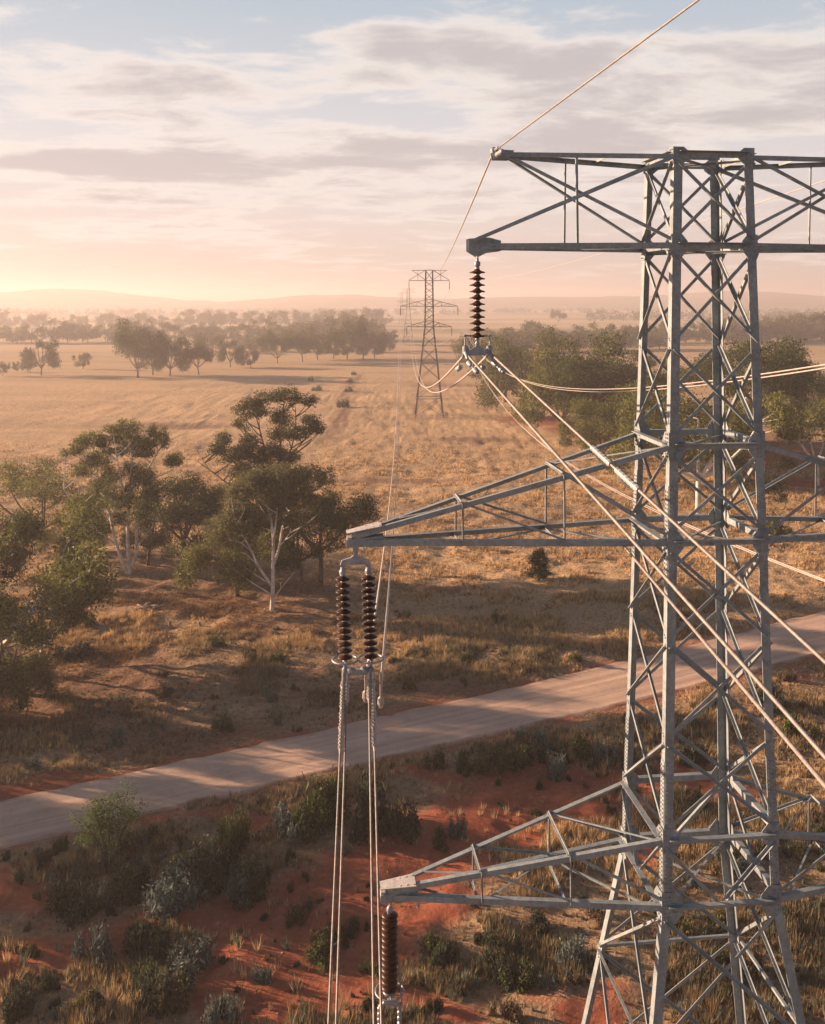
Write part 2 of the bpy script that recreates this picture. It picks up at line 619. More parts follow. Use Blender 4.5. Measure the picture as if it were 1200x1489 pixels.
bp = T.n('ShaderNodeBump', {'Strength': bstr, 'Distance': 0.35, 'Height': bh})
b = T.n('ShaderNodeBsdfPrincipled', {'Base Color': base, 'Roughness': 0.95, 'Specular IOR Level': 0.1, 'Normal': bp.outputs[0]})
T.t.links.new(b.outputs[0], out.inputs[0])
gm = np_mesh('ground', nv, gf, M_ground, np.stack([red.ravel(), dirt.ravel(), drymix.ravel()], 1), smooth=True)
ground = link('ground', gm)
tag(ground, kind='structure')

# road: a ribbon sunk between the verges
rv, rf = [], []
cen = []
for i in range(len(ROAD_C) - 1):
    for k in range(24):
        t = k / 24
        cen.append((ROAD_C[i][0] + (ROAD_C[i + 1][0] - ROAD_C[i][0]) * t, ROAD_C[i][1] + (ROAD_C[i + 1][1] - ROAD_C[i][1]) * t, (ROAD_W[i] + (ROAD_W[i + 1] - ROAD_W[i]) * t) / 2))
cen = np.array(cen)
for _ in range(12):
    cen[1:-1] = (cen[:-2] + cen[1:-1] * 2 + cen[2:]) / 4
NW = 25
for i in range(len(cen)):
    a = cen[max(i - 1, 0)]
    c = cen[min(i + 1, len(cen) - 1)]
    d = np.array([c[0] - a[0], c[1] - a[1]])
    d /= np.hypot(*d)
    nrm = np.array([-d[1], d[0]])
    s = i * 0.9
    for k in range(NW):
        w = (k / (NW - 1) * 2 - 1)
        wob = 0.55 * (vnoise(np.array(s / 1.4), np.array(7.7 if w > 0 else 3.3)) - 0.5) * abs(w) ** 4 * 2.2
        off = w * (cen[i][2] + 0.1) + math.copysign(wob, w)
        rut = -0.03 * (math.exp(-((abs(w) - 0.38) / 0.11) ** 2)) + 0.05 * (1 - w * w) + 0.07 * math.exp(-((abs(w) - 0.90) / 0.05) ** 2) * (0.4 + vnoise(np.array(s / 2.0), np.array(3.0 + (w > 0)))) - (0.05 if k in (0, NW - 1) else 0)
        rut += 0.012 * (vnoise(np.array(s), np.array(w * 5.0)) - 0.5)
        rv.append((cen[i][0] + nrm[0] * off, cen[i][1] + nrm[1] * off, 0.03 + rut, w * 0.5 + 0.5, s))
rv = np.array(rv)
ri = np.arange(len(rv)).reshape(len(cen), NW)
rf = np.stack([ri[:-1, :-1].ravel(), ri[1:, :-1].ravel(), ri[1:, 1:].ravel(), ri[:-1, 1:].ravel()], 1)[:, ::-1]
M_road, T, out = new_mat('dirt_road')
at = T.n('ShaderNodeAttribute', attribute_name='tint')
sp = T.n('ShaderNodeSeparateColor', {0: at.outputs[0]})
gpos = T.n('ShaderNodeNewGeometry').outputs['Position']
along = T.n('ShaderNodeCombineXYZ', {0: T.math('MULTIPLY', sp.outputs[0], 13.0), 1: T.math('MULTIPLY', sp.outputs[1], 7.0), 2: 0.0}).outputs[0]
streak = T.noise(along, 1.0, 6, 0.6, 0.15)
fine = T.noise(gpos, 7.0, 6, 0.65)
patchy = T.noise(gpos, 0.5, 4, 0.6)
f = T.math('ADD', T.math('MULTIPLY', streak, 0.55), T.math('ADD', T.math('MULTIPLY', fine, 0.15), T.math('MULTIPLY', patchy, 0.3)))
c = T.ramp(f, [(0.34, (0.39, 0.270, 0.210)), (0.5, (0.52, 0.375, 0.295)), (0.66, (0.64, 0.485, 0.385))])
wash = T.n('ShaderNodeMapRange', {0: T.noise(gpos, 1.6, 6, 0.7), 1: 0.56, 2: 0.70}).outputs[0]
c = T.mix(T.math('MULTIPLY', wash, 0.35), c, (0.33, 0.17, 0.105))
ew = T.math('MULTIPLY', T.math('ABSOLUTE', T.math('SUBTRACT', sp.outputs[0], 0.5)), 2.0)
ee = T.n('ShaderNodeMapRange', {0: T.math('ADD', ew, T.math('MULTIPLY', T.math('SUBTRACT', patchy, 0.5), 0.5)), 1: 0.86, 2: 1.02}).outputs[0]
c = T.mix(ee, c, (0.27, 0.13, 0.08))
bp = T.n('ShaderNodeBump', {'Strength': 0.5, 'Distance': 0.06, 'Height': T.math('ADD', streak, fine)})
b = T.n('ShaderNodeBsdfPrincipled', {'Base Color': c, 'Roughness': 0.95, 'Specular IOR Level': 0.1, 'Normal': bp.outputs[0]})
T.t.links.new(b.outputs[0], out.inputs[0])
rm = np_mesh('dirt_road', rv[:, :3], rf, M_road, np.stack([rv[:, 3], rv[:, 4] / 200, rv[:, 4] * 0], 1), smooth=True)
tag(link('dirt_road', rm), kind='structure')

# hills along the horizon
hx = np.linspace(-3600, 3600, 220)
hy = np.linspace(2600, 4200, 26)
HX, HY = np.meshgrid(hx, hy)
prof = 2 + 42 * fbm(HX / 520 + 11, HX * 0 + 2, 3) + 34 * np.exp(-((HX + 1250) / 330) ** 2) + 14 * np.exp(-((HX + 300) / 260) ** 2) + 20 * np.exp(-((HX - 1250) / 380) ** 2) + 9 * fbm(HX / 60, HX * 0 + 8, 3)
HZ = -1.5 + prof * np.sin(np.pi * (HY - 2600) / 1600) ** 0.8 * (0.9 + 0.2 * fbm(HX / 200, HY / 200, 3))
HZ = np.minimum(HZ, 76)
hv = np.stack([HX.ravel(), HY.ravel(), HZ.ravel()], 1)
hi_ = np.arange(HX.size).reshape(HX.shape)
hf = np.stack([hi_[:-1, :-1].ravel(), hi_[:-1, 1:].ravel(), hi_[1:, 1:].ravel(), hi_[1:, :-1].ravel()], 1)
M_hill = mat_plain('hill_scrub', (0.07, 0.07, 0.04), (0.20, 0.16, 0.09), 0.006, 0.95, 0, 0.3, 0.05, 0.1)
tag(link('hills', np_mesh('hills', hv, hf, M_hill, smooth=True)), kind='structure')


# ------------------------------------------------------------------ transmission towers
def tower(name, loc, rz, sp_, mat, detail, label, group):
    """sp_: dict z_top, levels, width function, panels, arms; local z measured from the tower's foot"""
    root = empty(name, loc, rz)
    tag(root, label, 'transmission tower', group)
    wz = sp_['w']
    cor = {}

    def C(ix, iy, z):
        h = wz(z) / 2
        return Vector((ix * h, iy * h, z))
    ls, bs, hs = sp_['leg'], sp_['brace'], sp_['horiz']
    t = 0.014 if detail else 0.03
    # legs
    zk = sp_['leg_z']
    for ix in (-1, 1):
        for iy in (-1, 1):
            mb = MB()
            for a, c in zip(zk[:-1], zk[1:]):
                mb.angle(C(ix, iy, c), C(ix, iy, a), ls, Vector((-ix, 0, 0)), Vector((0, -iy, 0)), t * 1.3)
            mb.build('leg', mat, root)
    X, Y, Z = Vector((1, 0, 0)), Vector((0, 1, 0)), Vector((0, 0, 1))
    faces_ = [((-1, -1), (1, -1), -Y), ((1, 1), (-1, 1), Y), ((-1, -1), (-1, 1), -X), ((1, -1), (1, 1), X)]
    for zt, zb in sp_['panels']:
        for (a, c, N) in faces_:
            mb = MB()
            for (s, e, out_) in (((*a, zt), (*c, zb), True), ((*c, zt), (*a, zb), False)):
                A, B = C(*s), C(*e)
                ax = (B - A).normalized()
                inpl = ax.cross(N).normalized()
                if inpl.z < 0:
                    inpl = -inpl
                ins = ls * 0.35
                A2 = A + ax * ins
                B2 = B - ax * ins
                if out_:
                    off = N * (0.003)
                    mb.angle(A2 + off - inpl * bs / 2, B2 + off - inpl * bs / 2, bs, inpl, N, t)
                else:
                    off = -N * (t * 1.3 + 0.003)
                    mb.angle(A2 + off - inpl * bs / 2, B2 + off - inpl * bs / 2, bs, inpl, -N, t)
                if detail:
                    for q in (A2, B2):
                        s_ = 1 if q is A2 else -1
                        for k in (0.04, 0.10):
                            mb.bolt(q + ax * s_ * k + N * ((t + 0.004) if out_ else 0.002), N, 0.017, 0.018)
            mb.build('cross_brace', mat, root)
    for z in sp_['levels']:
        hz_ = hs
        if isinstance(z, tuple):
            z, hz_ = z
        for (a, c, N) in faces_:
            A, B = C(*a, z), C(*c, z)
            ax = (B - A).normalized()
            mb = MB()
            mb.angle(A + ax * ls * 0.5 + N * 0.006 + Z * hz_ / 2, B - ax * ls * 0.5 + N * 0.006 + Z * hz_ / 2, hz_, -Z, N * (-1 if False else 1), t)
            mb.build('horizontal_beam', mat, root)
    # plan bracing
    for z in sp_['plan']:
        mb = MB()
        for s in (1, -1):
            A, B = C(-1, -s, z), C(1, s, z)
            ax = (B - A).normalized()
            sd2 = ax.cross(Z)
            o_ = Z * (-0.05 if s > 0 else -0.07 - t)
            mb.angle(A + ax * 0.12 + o_, B - ax * 0.12 + o_, bs * 0.7, sd2, -Z, t)
        mb.build('plan_brace', mat, root)
    # V bracing inside the waist panel
    for zt, zb in sp_.get('vee', []):
        for (a, c, N) in faces_:
            mb = MB()
            mid = (C(*a, zb) + C(*c, zb)) / 2
            for e, s in ((a, -1), (c, 1)):
                A = C(*e, zt)
                B = mid + (C(*c, zb) - C(*a, zb)).normalized() * 0.08 * s + Z * hs * 0.4
                ax = (B - A).normalized()
                inpl = ax.cross(N).normalized()
                A = A + ax * ls * 0.5
                mb.angle(A + N * (0.004 if s < 0 else 0.022), B + N * (0.004 if s < 0 else 0.022), bs, inpl, N, t)
            mb.build('vee_brace', mat, root)
    # gusset plates with bolts at the main nodes
    if detail:
        for z, hh, ww in sp_['gussets']:
            for ix in (-1, 1):
                for iy in (-1, 1):
                    mb = MB()
                    c0 = C(ix, iy, z)
                    for N, S in ((Y * iy, -X * ix), (X * ix, -Y * iy)):
                        pl = [c0 + N * 0.012 - S * 0.03 - Z * hh / 2, c0 + N * 0.012 + S * ww * 0.62 - Z * hh / 2, c0 + N * 0.012 + S * ww - Z * hh * 0.2,
                              c0 + N * 0.012 + S * ww + Z * hh * 0.2, c0 + N * 0.012 + S * ww * 0.62 + Z * hh / 2, c0 + N * 0.012 - S * 0.03 + Z * hh / 2]
                        mb.plate(pl, N, 0.014)
                        for k in range(int(hh / 0.085)):
                            for q in (0.04, 0.14):
                                mb.bolt(c0 + N * 0.026 + S * q + Z * (-hh / 2 + 0.05 + k * 0.085), N)
                        for k in range(3):
                            for q in (-0.09, 0.0, 0.09):
                                mb.bolt(c0 + N * 0.026 + S * (0.20 + 0.05 * k) + Z * q, N)
                    mb.build('gusset_plate', mat, root)
        for z0, z1 in sp_['rivet_rows']:
            for ix in (-1, 1):
                for iy in (-1, 1):
                    mb = MB()
                    z = z0
                    ca, cb = C(ix, iy, z0 - 0.06), C(ix, iy, z1 + 0.06)
                    for N, S in ((Y * iy, -X * ix), (X * ix, -Y * iy)):
                        mb.bar(ca, cb, S, N, 0.01, 0.2, 0.002, 0.012)
                    while z < z1:
                        c0 = C(ix, iy, z)
                        for N, S in ((Y * iy, -X * ix), (X * ix, -Y * iy)):
                            for q in (0.055, 0.155):
                                mb.bolt(c0 + N * 0.012 + S * q, N, 0.019, 0.02)
                        z += 0.09
                    mb.build('splice_plate', mat, root)
    # arms
    for arm in sp_['arms']:
        for sx in (-1, 1):
            cross_arm(root, C, arm, sx, mat, detail, bs, hs, t)
    return root


def cross_arm(root, C, arm, sx, mat, detail, bs, hs, t):
    X, Y, Z = Vector((1, 0, 0)), Vector((0, 1, 0)), Vector((0, 0, 1))
    zl, zu, Ll, Lu, kind = arm['zl'], arm['zu'], arm['L'], arm['Lu'], arm['kind']
    holder = empty('cross_arm', (0, 0, 0), 0, root)
    tipl = Vector((sx * Ll, 0, arm.get('zlt', zl)))
    tipu = Vector((sx * Lu, 0, arm['zut']))
    ch = hs * (1.0 if kind == 'top' else 0.95)
    out_ = X * sx
    g = 0.10 if detail else 0.12
    nodes = {}
    for iy in (-1, 1):
        lo = C(sx, iy, zl)
        up = C(sx, iy, zu)
        tl = tipl + Y * iy * g
        tu = tipu + Y * iy * g
        nodes[iy] = (lo, up, tl, tu)
        N = Y * iy
        MB().angle(lo + N * 0.016 + Z * ch / 2, tl + Z * ch / 2, ch, -Z, N * -1, t).build('chord', mat, holder)
        cu = ch * (0.8 if kind == 'top' else 0.9)
        MB().angle(up + N * 0.016 - out_ * 0.02, tu, cu, -Z, N * -1, t).build('chord', mat, holder)

    def strut(A, B, w, n1, n2, nm='strut'):
        MB().angle(A, B, w, n1, n2, t).build(nm, mat, holder)

    sw = bs * 0.72
    if kind == 'top':
        for iy in (-1, 1):
            lo, up, tl, tu = nodes[iy]
            N = Y * iy
            # long diagonals that cross, and a post
            strut(tl + N * 0.02 + Z * 0.08, up + N * 0.02 - Z * 0.10, bs * 1.05, Z, N, 'diagonal')
            strut(tu - N * 0.02 - Z * 0.06 - out_ * 0.15, lo - N * 0.03 + Z * 0.10, bs * 0.95, Z, -N, 'diagonal')
            f = 0.55
            a = up.lerp(tu, f)
            x_ = a.x
            f2 = (x_ - lo.x) / (tl.x - lo.x)
            bb = lo.lerp(tl, f2)
            strut(Vector((x_, a.y, a.z)) + N * 0.01, Vector((x_, bb.y, bb.z)) + N * 0.01, sw * 0.9, X, -N)
        for f in (0.35,):
            strut(nodes[-1][1].lerp(nodes[-1][3], f), nodes[1][1].lerp(nodes[1][3], f), sw, X, -Z)
        # bottom plane lacing
        strut(nodes[-1][0].lerp(nodes[-1][2], 0.02), nodes[1][0].lerp(nodes[1][2], 0.5), sw, X, -Z, 'lacing')
        strut(nodes[1][0].lerp(nodes[1][2], 0.5), nodes[-1][0].lerp(nodes[-1][2], 0.9), sw, X, -Z, 'lacing')
    else:
        st = (0.345, 0.665)      # stations measured from the body: 1 - fraction from the tip
        fs = [1 - st[1], 1 - st[0]]      # from body 0.335, 0.655
        for iy in (-1, 1):
            lo, up, tl, tu = nodes[iy]
            N = Y * iy
            for f in fs:
                a = up.lerp(tu, f)
                f2 = (a.x - lo.x) / (tl.x - lo.x)
                strut(a + N * 0.022, lo.lerp(tl, f2) + N * 0.018, sw * 0.75, X * -sx, N)
            # face diagonals
            a1 = up.lerp(tu, fs[0])
            a2 = up.lerp(tu, fs[1])
            strut(a1 - N * 0.02, lo - N * 0.02 + Z * 0.12, bs * 0.9, Z, -N, 'diagonal')
            b1 = lo.lerp(tl, (a1.x - lo.x) / (tl.x - lo.x))
            strut(a2 - N * 0.02, b1 - N * 0.02 + Z * 0.05, bs * 0.6, Z, -N, 'diagonal')
        for f in fs:
            a, c = nodes[-1][1].lerp(nodes[-1][3], f), nodes[1][1].lerp(nodes[1][3], f)
            strut(a + Z * 0.02, c + Z * 0.02, sw * 0.9, X * sx, Z)
            a, c = nodes[-1][0].lerp(nodes[-1][2], f), nodes[1][0].lerp(nodes[1][2], f)
            strut(a - Z * 0.02, c - Z * 0.02, sw * 0.8, X * sx, Z)
        lac = [(-1, 0.02), (1, fs[0]), (-1, fs[1]), (1, 0.88)]
        for (i0, f0), (i1, f1) in zip(lac[:-1], lac[1:]):
            strut(nodes[i0][0].lerp(nodes[i0][2], f0) - Z * 0.03, nodes[i1][0].lerp(nodes[i1][2], f1) - Z * 0.03, sw * 0.8, X, -Z, 'lacing')
            if i0 == -1:
                strut(nodes[i0][1].lerp(nodes[i0][3], f0), nodes[-i0][1].lerp(nodes[-i0][3], f1), sw * 0.55, X, -Z, 'lacing')
    if detail:
        # tip box: cheek plates and the bright splice plate on top
        mb = MB()
        if kind == 'top':
            for iy in (-1, 1):
                q = tipl + Y * iy * (g + 0.016)
                mb.plate([q + out_ * 0.12 + Z * 0.17, q + out_ * 0.12 - Z * 0.10, q - out_ * 0.10 - Z * 0.24, q - out_ * 0.30 - Z * 0.14, q - out_ * 0.62 - Z * 0.10, q - out_ * 0.62 + Z * 0.13, q - out_ * 0.35 + Z * 0.20], Y * iy, 0.016)
                for k in range(4):
                    mb.bolt(q + Y * iy * 0.016 - out_ * (0.05 + 0.12 * k) + Z * 0.02, Y * iy)
                mb.build('tip_plate', mat, holder)
                mb = MB()
                q = tipu + Y * iy * (g + 0.016)
                mb.plate([q + out_ * 0.10 + Z * 0.06, q + out_ * 0.06 - Z * 0.16, q - out_ * 0.30 - Z * 0.16, q - out_ * 0.40 + Z * 0.04], Y * iy, 0.014)
                mb.build('tip_plate', mat, holder)
                mb = MB()
            mb.bar(tipl - Y * (g + 0.01), tipl + Y * (g + 0.01), X, Z, -0.05, 0.05, -0.08, 0.10)
            mb.build('tip_pin', mat, holder)
            mb = MB()
            mb.bar(tipu - Y * (g + 0.08), tipu + Y * (g + 0.08), X, Z, -0.03, 0.03, -0.05, 0.05)
            mb.build('tip_pin', mat, holder)
        else:
            for iy in (-1, 1):
                q = tipl + Y * iy * (g + 0.016)
                mb.plate([q + out_ * 0.10 + Z * 0.07, q + out_ * 0.10 - Z * 0.09, q - out_ * 0.72 - Z * 0.09, q - out_ * 0.72 + Z * 0.15], Y * iy, 0.016)
                for k in range(6):
                    mb.bolt(q + Y * iy * 0.016 - out_ * (0.03 + 0.13 * k), Y * iy)
                mb.build('tip_plate', mat, holder)
                mb = MB()
            u_ = (nodes[-1][1] - nodes[-1][3]).normalized()
            up_n = u_.cross(Y) * (1 if u_.cross(Y).z > 0 else -1)
            q = tipu + up_n * 0.03
            sl = 0.66
            ga, gb = g + 0.05, g + 0.05 + 0.09
            mb.plate([q - Y * ga + out_ * 0.13, q + Y * ga + out_ * 0.13, q + Y * gb + u_ * sl, q - Y * gb + u_ * sl][::sx], up_n, 0.016)
            for k in range(5):
                for s in (-1, 1):
                    mb.bolt(q + up_n * 0.016 + u_ * (0.02 + 0.15 * k) + Y * s * (ga - 0.05 + 0.016 * k), up_n, 0.022)
            mb.bar(tipl - Y * g, tipl + Y * g, X, Z, 0.04 * sx - 0.05, 0.04 * sx + 0.05, -0.09, 0.12)
            mb.build('splice_plate', M['plate'], holder)


# tower A: close, its upper part fills the right of the picture
AZ = 3 + 30 + 0.17
CA = Vector((6.5, 22.0, 0))
PHI = R(6.5)


def wA(z):
    zz = z - 30
    if zz >= -13.0:
        return 1.80 + (3.15 - zz) * 0.0515
    return 1.80 + 16.15 * 0.0515 + (-13.0 - zz) * 0.315


specA = dict(
    w=wA, leg=0.20, brace=0.076, horiz=0.135,
    leg_z=[33.3, 17.0, -0.2],
    panels=[(33.08, 31.28), (31.08, 29.02), (28.98, 26.95), (26.68, 24.88), (24.60, 22.62), (22.58, 20.52), (20.48, 18.55), (16.82, 14.2), (14.1, 10.6), (10.5, 6.0), (5.9, 0.1)],
    levels=[33.17, 31.17, 26.81, 24.73, 18.4, 17.0, (14.15, 0.065), (6.0, 0.1)],
    plan=[33.17, 31.17, 26.81, 24.73, 17.0], vee=[(18.35, 17.05)],
    gussets=[(33.15, 0.36, 0.34), (31.17, 0.50, 0.33), (26.81, 0.60, 0.35), (24.73, 0.52, 0.34), (18.4, 0.52, 0.36), (17.0, 0.66, 0.44)],
    rivet_rows=[(18.8, 20.0), (17.4, 18.1), (24.0, 24.4), (25.1, 25.9)],
    arms=[dict(zl=31.17, zu=33.17, L=5.2, Lu=4.68, zut=33.27, kind='top'),
          dict(zl=24.73, zu=26.85, L=7.9, Lu=7.86, zut=24.86, kind='mid', zlt=24.68),
          dict(zl=17.0, zu=18.45, L=7.16, Lu=7.12, zut=17.06, kind='mid', zlt=16.88)])
towerA = tower('lattice_tower', (CA.x, CA.y, 0), PHI, specA, M['steel'], True,
               'tall galvanised lattice tower standing closest, with three pairs of cross arms', 'lattice towers along the power line')
# small fittings on top of tower A
mb = MB()
mb.tube([(-0.25, -0.2, 33.2), (-0.25, -0.2, 33.32)], 0.05, 8).tube([(0.0, 0.1, 33.2), (0.0, 0.1, 33.4)], 0.035, 8).box((-0.6, -0.1, 33.18), (0.5, -0.02, 33.24))
mb.build('top_fitting', M['steel'], towerA)


def wB(z):
    if z >= 23.0:
        return 1.9 + (37.6 - z) * 0.030
    return 2.34 + (23.0 - z) * 0.22


specB = dict(
    w=wB, leg=0.24, brace=0.10, horiz=0.14, leg_z=[37.6, 23.0, -0.4],
    panels=[(37.5, 34.9), (34.8, 33.2), (33.1, 31.6), (31.5, 30.0), (29.9, 28.4), (28.3, 26.4), (26.3, 24.6), (24.5, 23.1), (23.0, 20.6), (20.5, 17.6), (17.5, 13.8), (13.7, 9.4), (9.3, 4.8), (4.7, 0.2)],
    levels=[37.6, 34.9, 30.0, 28.3, 24.5, 23.0, 13.7, 4.75], plan=[28.3, 23.0], gussets=[], rivet_rows=[],
    arms=[dict(zl=34.9, zu=37.6, L=5.2, Lu=4.6, zut=37.6, kind='top'),
          dict(zl=28.3, zu=30.0, L=7.4, Lu=7.3, zut=28.4, kind='mid'),
          dict(zl=23.0, zu=24.5, L=5.8, Lu=5.7, zut=23.1, kind='mid')])
towerB = tower('lattice_tower', (4.3, 248, -0.1), R(1), specB, M['steel_far'], False,
               'lattice tower standing in the golden paddock, whole from feet to top arms', 'lattice towers along the power line')
# its hanging strings are slim rods at this distance
for sx, L, z in ((-1, 5.2, 34.9), (1, 5.2, 34.9), (-1, 7.4, 28.3), (1, 7.4, 28.3), (-1, 5.8, 23.0), (1, 5.8, 23.0)):
    prof = []
    for k in range(11):
        zz = -0.25 - k * 0.17
        prof += [(0.05, zz), (0.17, zz - 0.05), (0.05, zz - 0.09)]
    st = MB().lathe([(0.03, 0.0)] + prof + [(0.03, -2.4)], 8).build('insulator_string', M['porcelain'], None)
    a = towerB.matrix_basis @ Vector((sx * L, 0, z - 0.05))
    st.location = a
    w_ = {34.9: 'top', 28.3: 'middle', 23.0: 'lowest'}[z]
    tag(st, 'thin dark insulator under the %s arm of the paddock tower, %s end' % (w_, 'misty' if sx < 0 else 'creek-side'), 'insulator', 'insulators of the distant tower')
towerC = copy_tree(towerB)
towerC.location = (-2.9, 665, -0.4)
tag(towerC, 'smaller hazy lattice tower seen just behind the paddock tower', 'transmission tower', 'lattice towers along the power line')
towerD = copy_tree(towerB)
towerD.location = (-12.5, 1120, -0.4)
tag(towerD, 'faintest, smallest lattice tower lost in the haze down the line', 'transmission tower', 'lattice towers along the power line')


def A2W(x, y, z):
    """tower A local to world"""
    c, s = math.cos(PHI), math.sin(PHI)
    return Vector((CA.x + x * c - y * s, CA.y + x * s + y * c, z))


# ------------------------------------------------------------------ insulators
def disc_prof_flat():
    return [(0.055, 0.0), (0.064, -0.016), (0.085, -0.034), (0.125, -0.048), (0.172, -0.062), (0.178, -0.074), (0.165, -0.088), (0.11, -0.086), (0.085, -0.096), (0.062, -0.11)]


def disc_prof_deep():
    return [(0.048, 0.0), (0.075, -0.016), (0.155, -0.048), (0.166, -0.060), (0.150, -0.080), (0.085, -0.096), (0.055, -0.10)]


def disc_prof_round():
    return [(0.08, 0.0), (0.140, -0.010), (0.172, -0.034), (0.178, -0.060), (0.166, -0.086), (0.130, -0.102), (0.08, -0.106)]


_disc_cache = {}


def disc_string(parent, top, n, pitch, prof, lean=(0, 0)):
    """n porcelain discs with metal caps hanging from the point top"""
    if prof.__name__ not in _disc_cache:
        dm = MB().lathe(prof(), 28).build('disc', M['porcelain'], None, smooth=True)
        cm = MB().lathe([(0.030, 0.0), (0.052, -0.004), (0.056, -0.03), (0.045, -0.042), (0.03, -0.046)], 14).build('metal_cap', M['cap'], None, smooth=True)
        _disc_cache[prof.__name__] = (dm.data, cm.data)
        bpy.data.objects.remove(dm)
        bpy.data.objects.remove(cm)
    dme, cme = _disc_cache[prof.__name__]
    st = empty('insulator_string', top, 0, parent)
    for k in range(n):
        link('disc', dme, st, (lean[0] * k, lean[1] * k, -0.042 - k * pitch))
        link('metal_cap', cme, st, (lean[0] * k, lean[1] * k, -k * pitch))
    MB().tube([(0, 0, 0.02), (lean[0] * n, lean[1] * n, -n * pitch - 0.10)], 0.028, 8).build('pin', M['cap'], st)
    return st


def damper(mb, p, ax, l=0.42):
    """vibration damper slung under a conductor at p, along ax"""
    q = p - Vector((0, 0, 0.14))
    mb.tube([p, q], 0.022, 6)
    mb.tube([q - ax * l / 2, q - ax * l * 0.2 - Vector((0, 0, 0.02)), q + ax * l * 0.2 - Vector((0, 0, 0.02)), q + ax * l / 2], 0.012, 6)
    for s in (-1, 1):
        c = q + ax * s * l / 2
        mb.tube([c - ax * 0.10, c - ax * 0.08, c + ax * 0.06, c + ax * 0.10], [0.045, 0.062, 0.062, 0.04], 10)


# directions of the near spans (towards and past the camera) and of the far spans
def top_assembly(side, label):
    tip = A2W(side * 5.09, 0, 31.17 - 0.12)
    root = empty('insulator_assembly', tip, PHI)
    tag(root, label, 'insulator', 'insulators hanging from the close tower')
    mb = MB()
    mb.torus((0, 0, -0.10), 0.055, 0.02, 16, 6, Vector((1, 0, 0)))
    mb.tube([(0, 0, -0.12), (0, 0, -0.30)], [0.03, 0.04], 8)
    mb.lathe([(0.03, -0.20), (0.07, -0.22), (0.07, -0.30), (0.035, -0.34)], 10)
    mb.build('shackle', M['fitting'], root, True)
    disc_string(root, (0, 0, -0.34), 11, 0.142, disc_prof_flat)
    zb = -0.34 - 11 * 0.142
    mb = MB()
    # arcing frame round the last disc
    for y in (-0.0,):
        mb.tube([(-0.28, y, zb + 0.04), (0.28, y, zb + 0.04)], 0.018, 8)
        for s in (-1, 1):
            mb.tube([(0.28 * s, y, zb + 0.04), (0.28 * s, y, zb - 0.26)], 0.015, 8)
            mb.lathe([(0.02, 0.03), (0.045, 0.0), (0.02, -0.03)], 8, (0.28 * s, 0, zb + 0.04))
    mb.build('arcing_frame', M['fitting'], root)
    mb = MB()
    mb.lathe([(0.03, 0.02), (0.05, -0.04), (0.03, -0.08), (0.055, -0.14), (0.04, -0.20)], 10, (0, 0, zb))
    zy = zb - 0.30
    mb.plate([(-0.27, -0.02, zy + 0.12), (-0.30, -0.02, zy), (-0.18, -0.02, zy - 0.10), (0.18, -0.02, zy - 0.10), (0.30, -0.02, zy), (0.27, -0.02, zy + 0.12), (0.16, -0.02, zy + 0.02), (0.06, -0.02, zy + 0.10), (-0.06, -0.02, zy + 0.10), (-0.16, -0.02, zy + 0.02)], (0, 1, 0), 0.05)
    for s in (-1, 1):
        mb.lathe([(0.03, 0.10), (0.062, 0.07), (0.062, -0.07), (0.03, -0.10)], 10, (0.27 * s, 0, zy + 0.03))
        mb.tube([(0.27 * s, -0.30, zy - 0.16), (0.27 * s, -0.1, zy - 0.04), (0.27 * s, 0.1, zy - 0.04), (0.27 * s, 0.3, zy - 0.14)], [0.03, 0.05, 0.05, 0.03], 10)
    mb.build('yoke_plate', M['fitting'], root)
    ends = [A2W(side * 5.09 + s * 0.27, 0, tip.z + zy - 0.03) for s in (-1, 1)]
    return root, ends


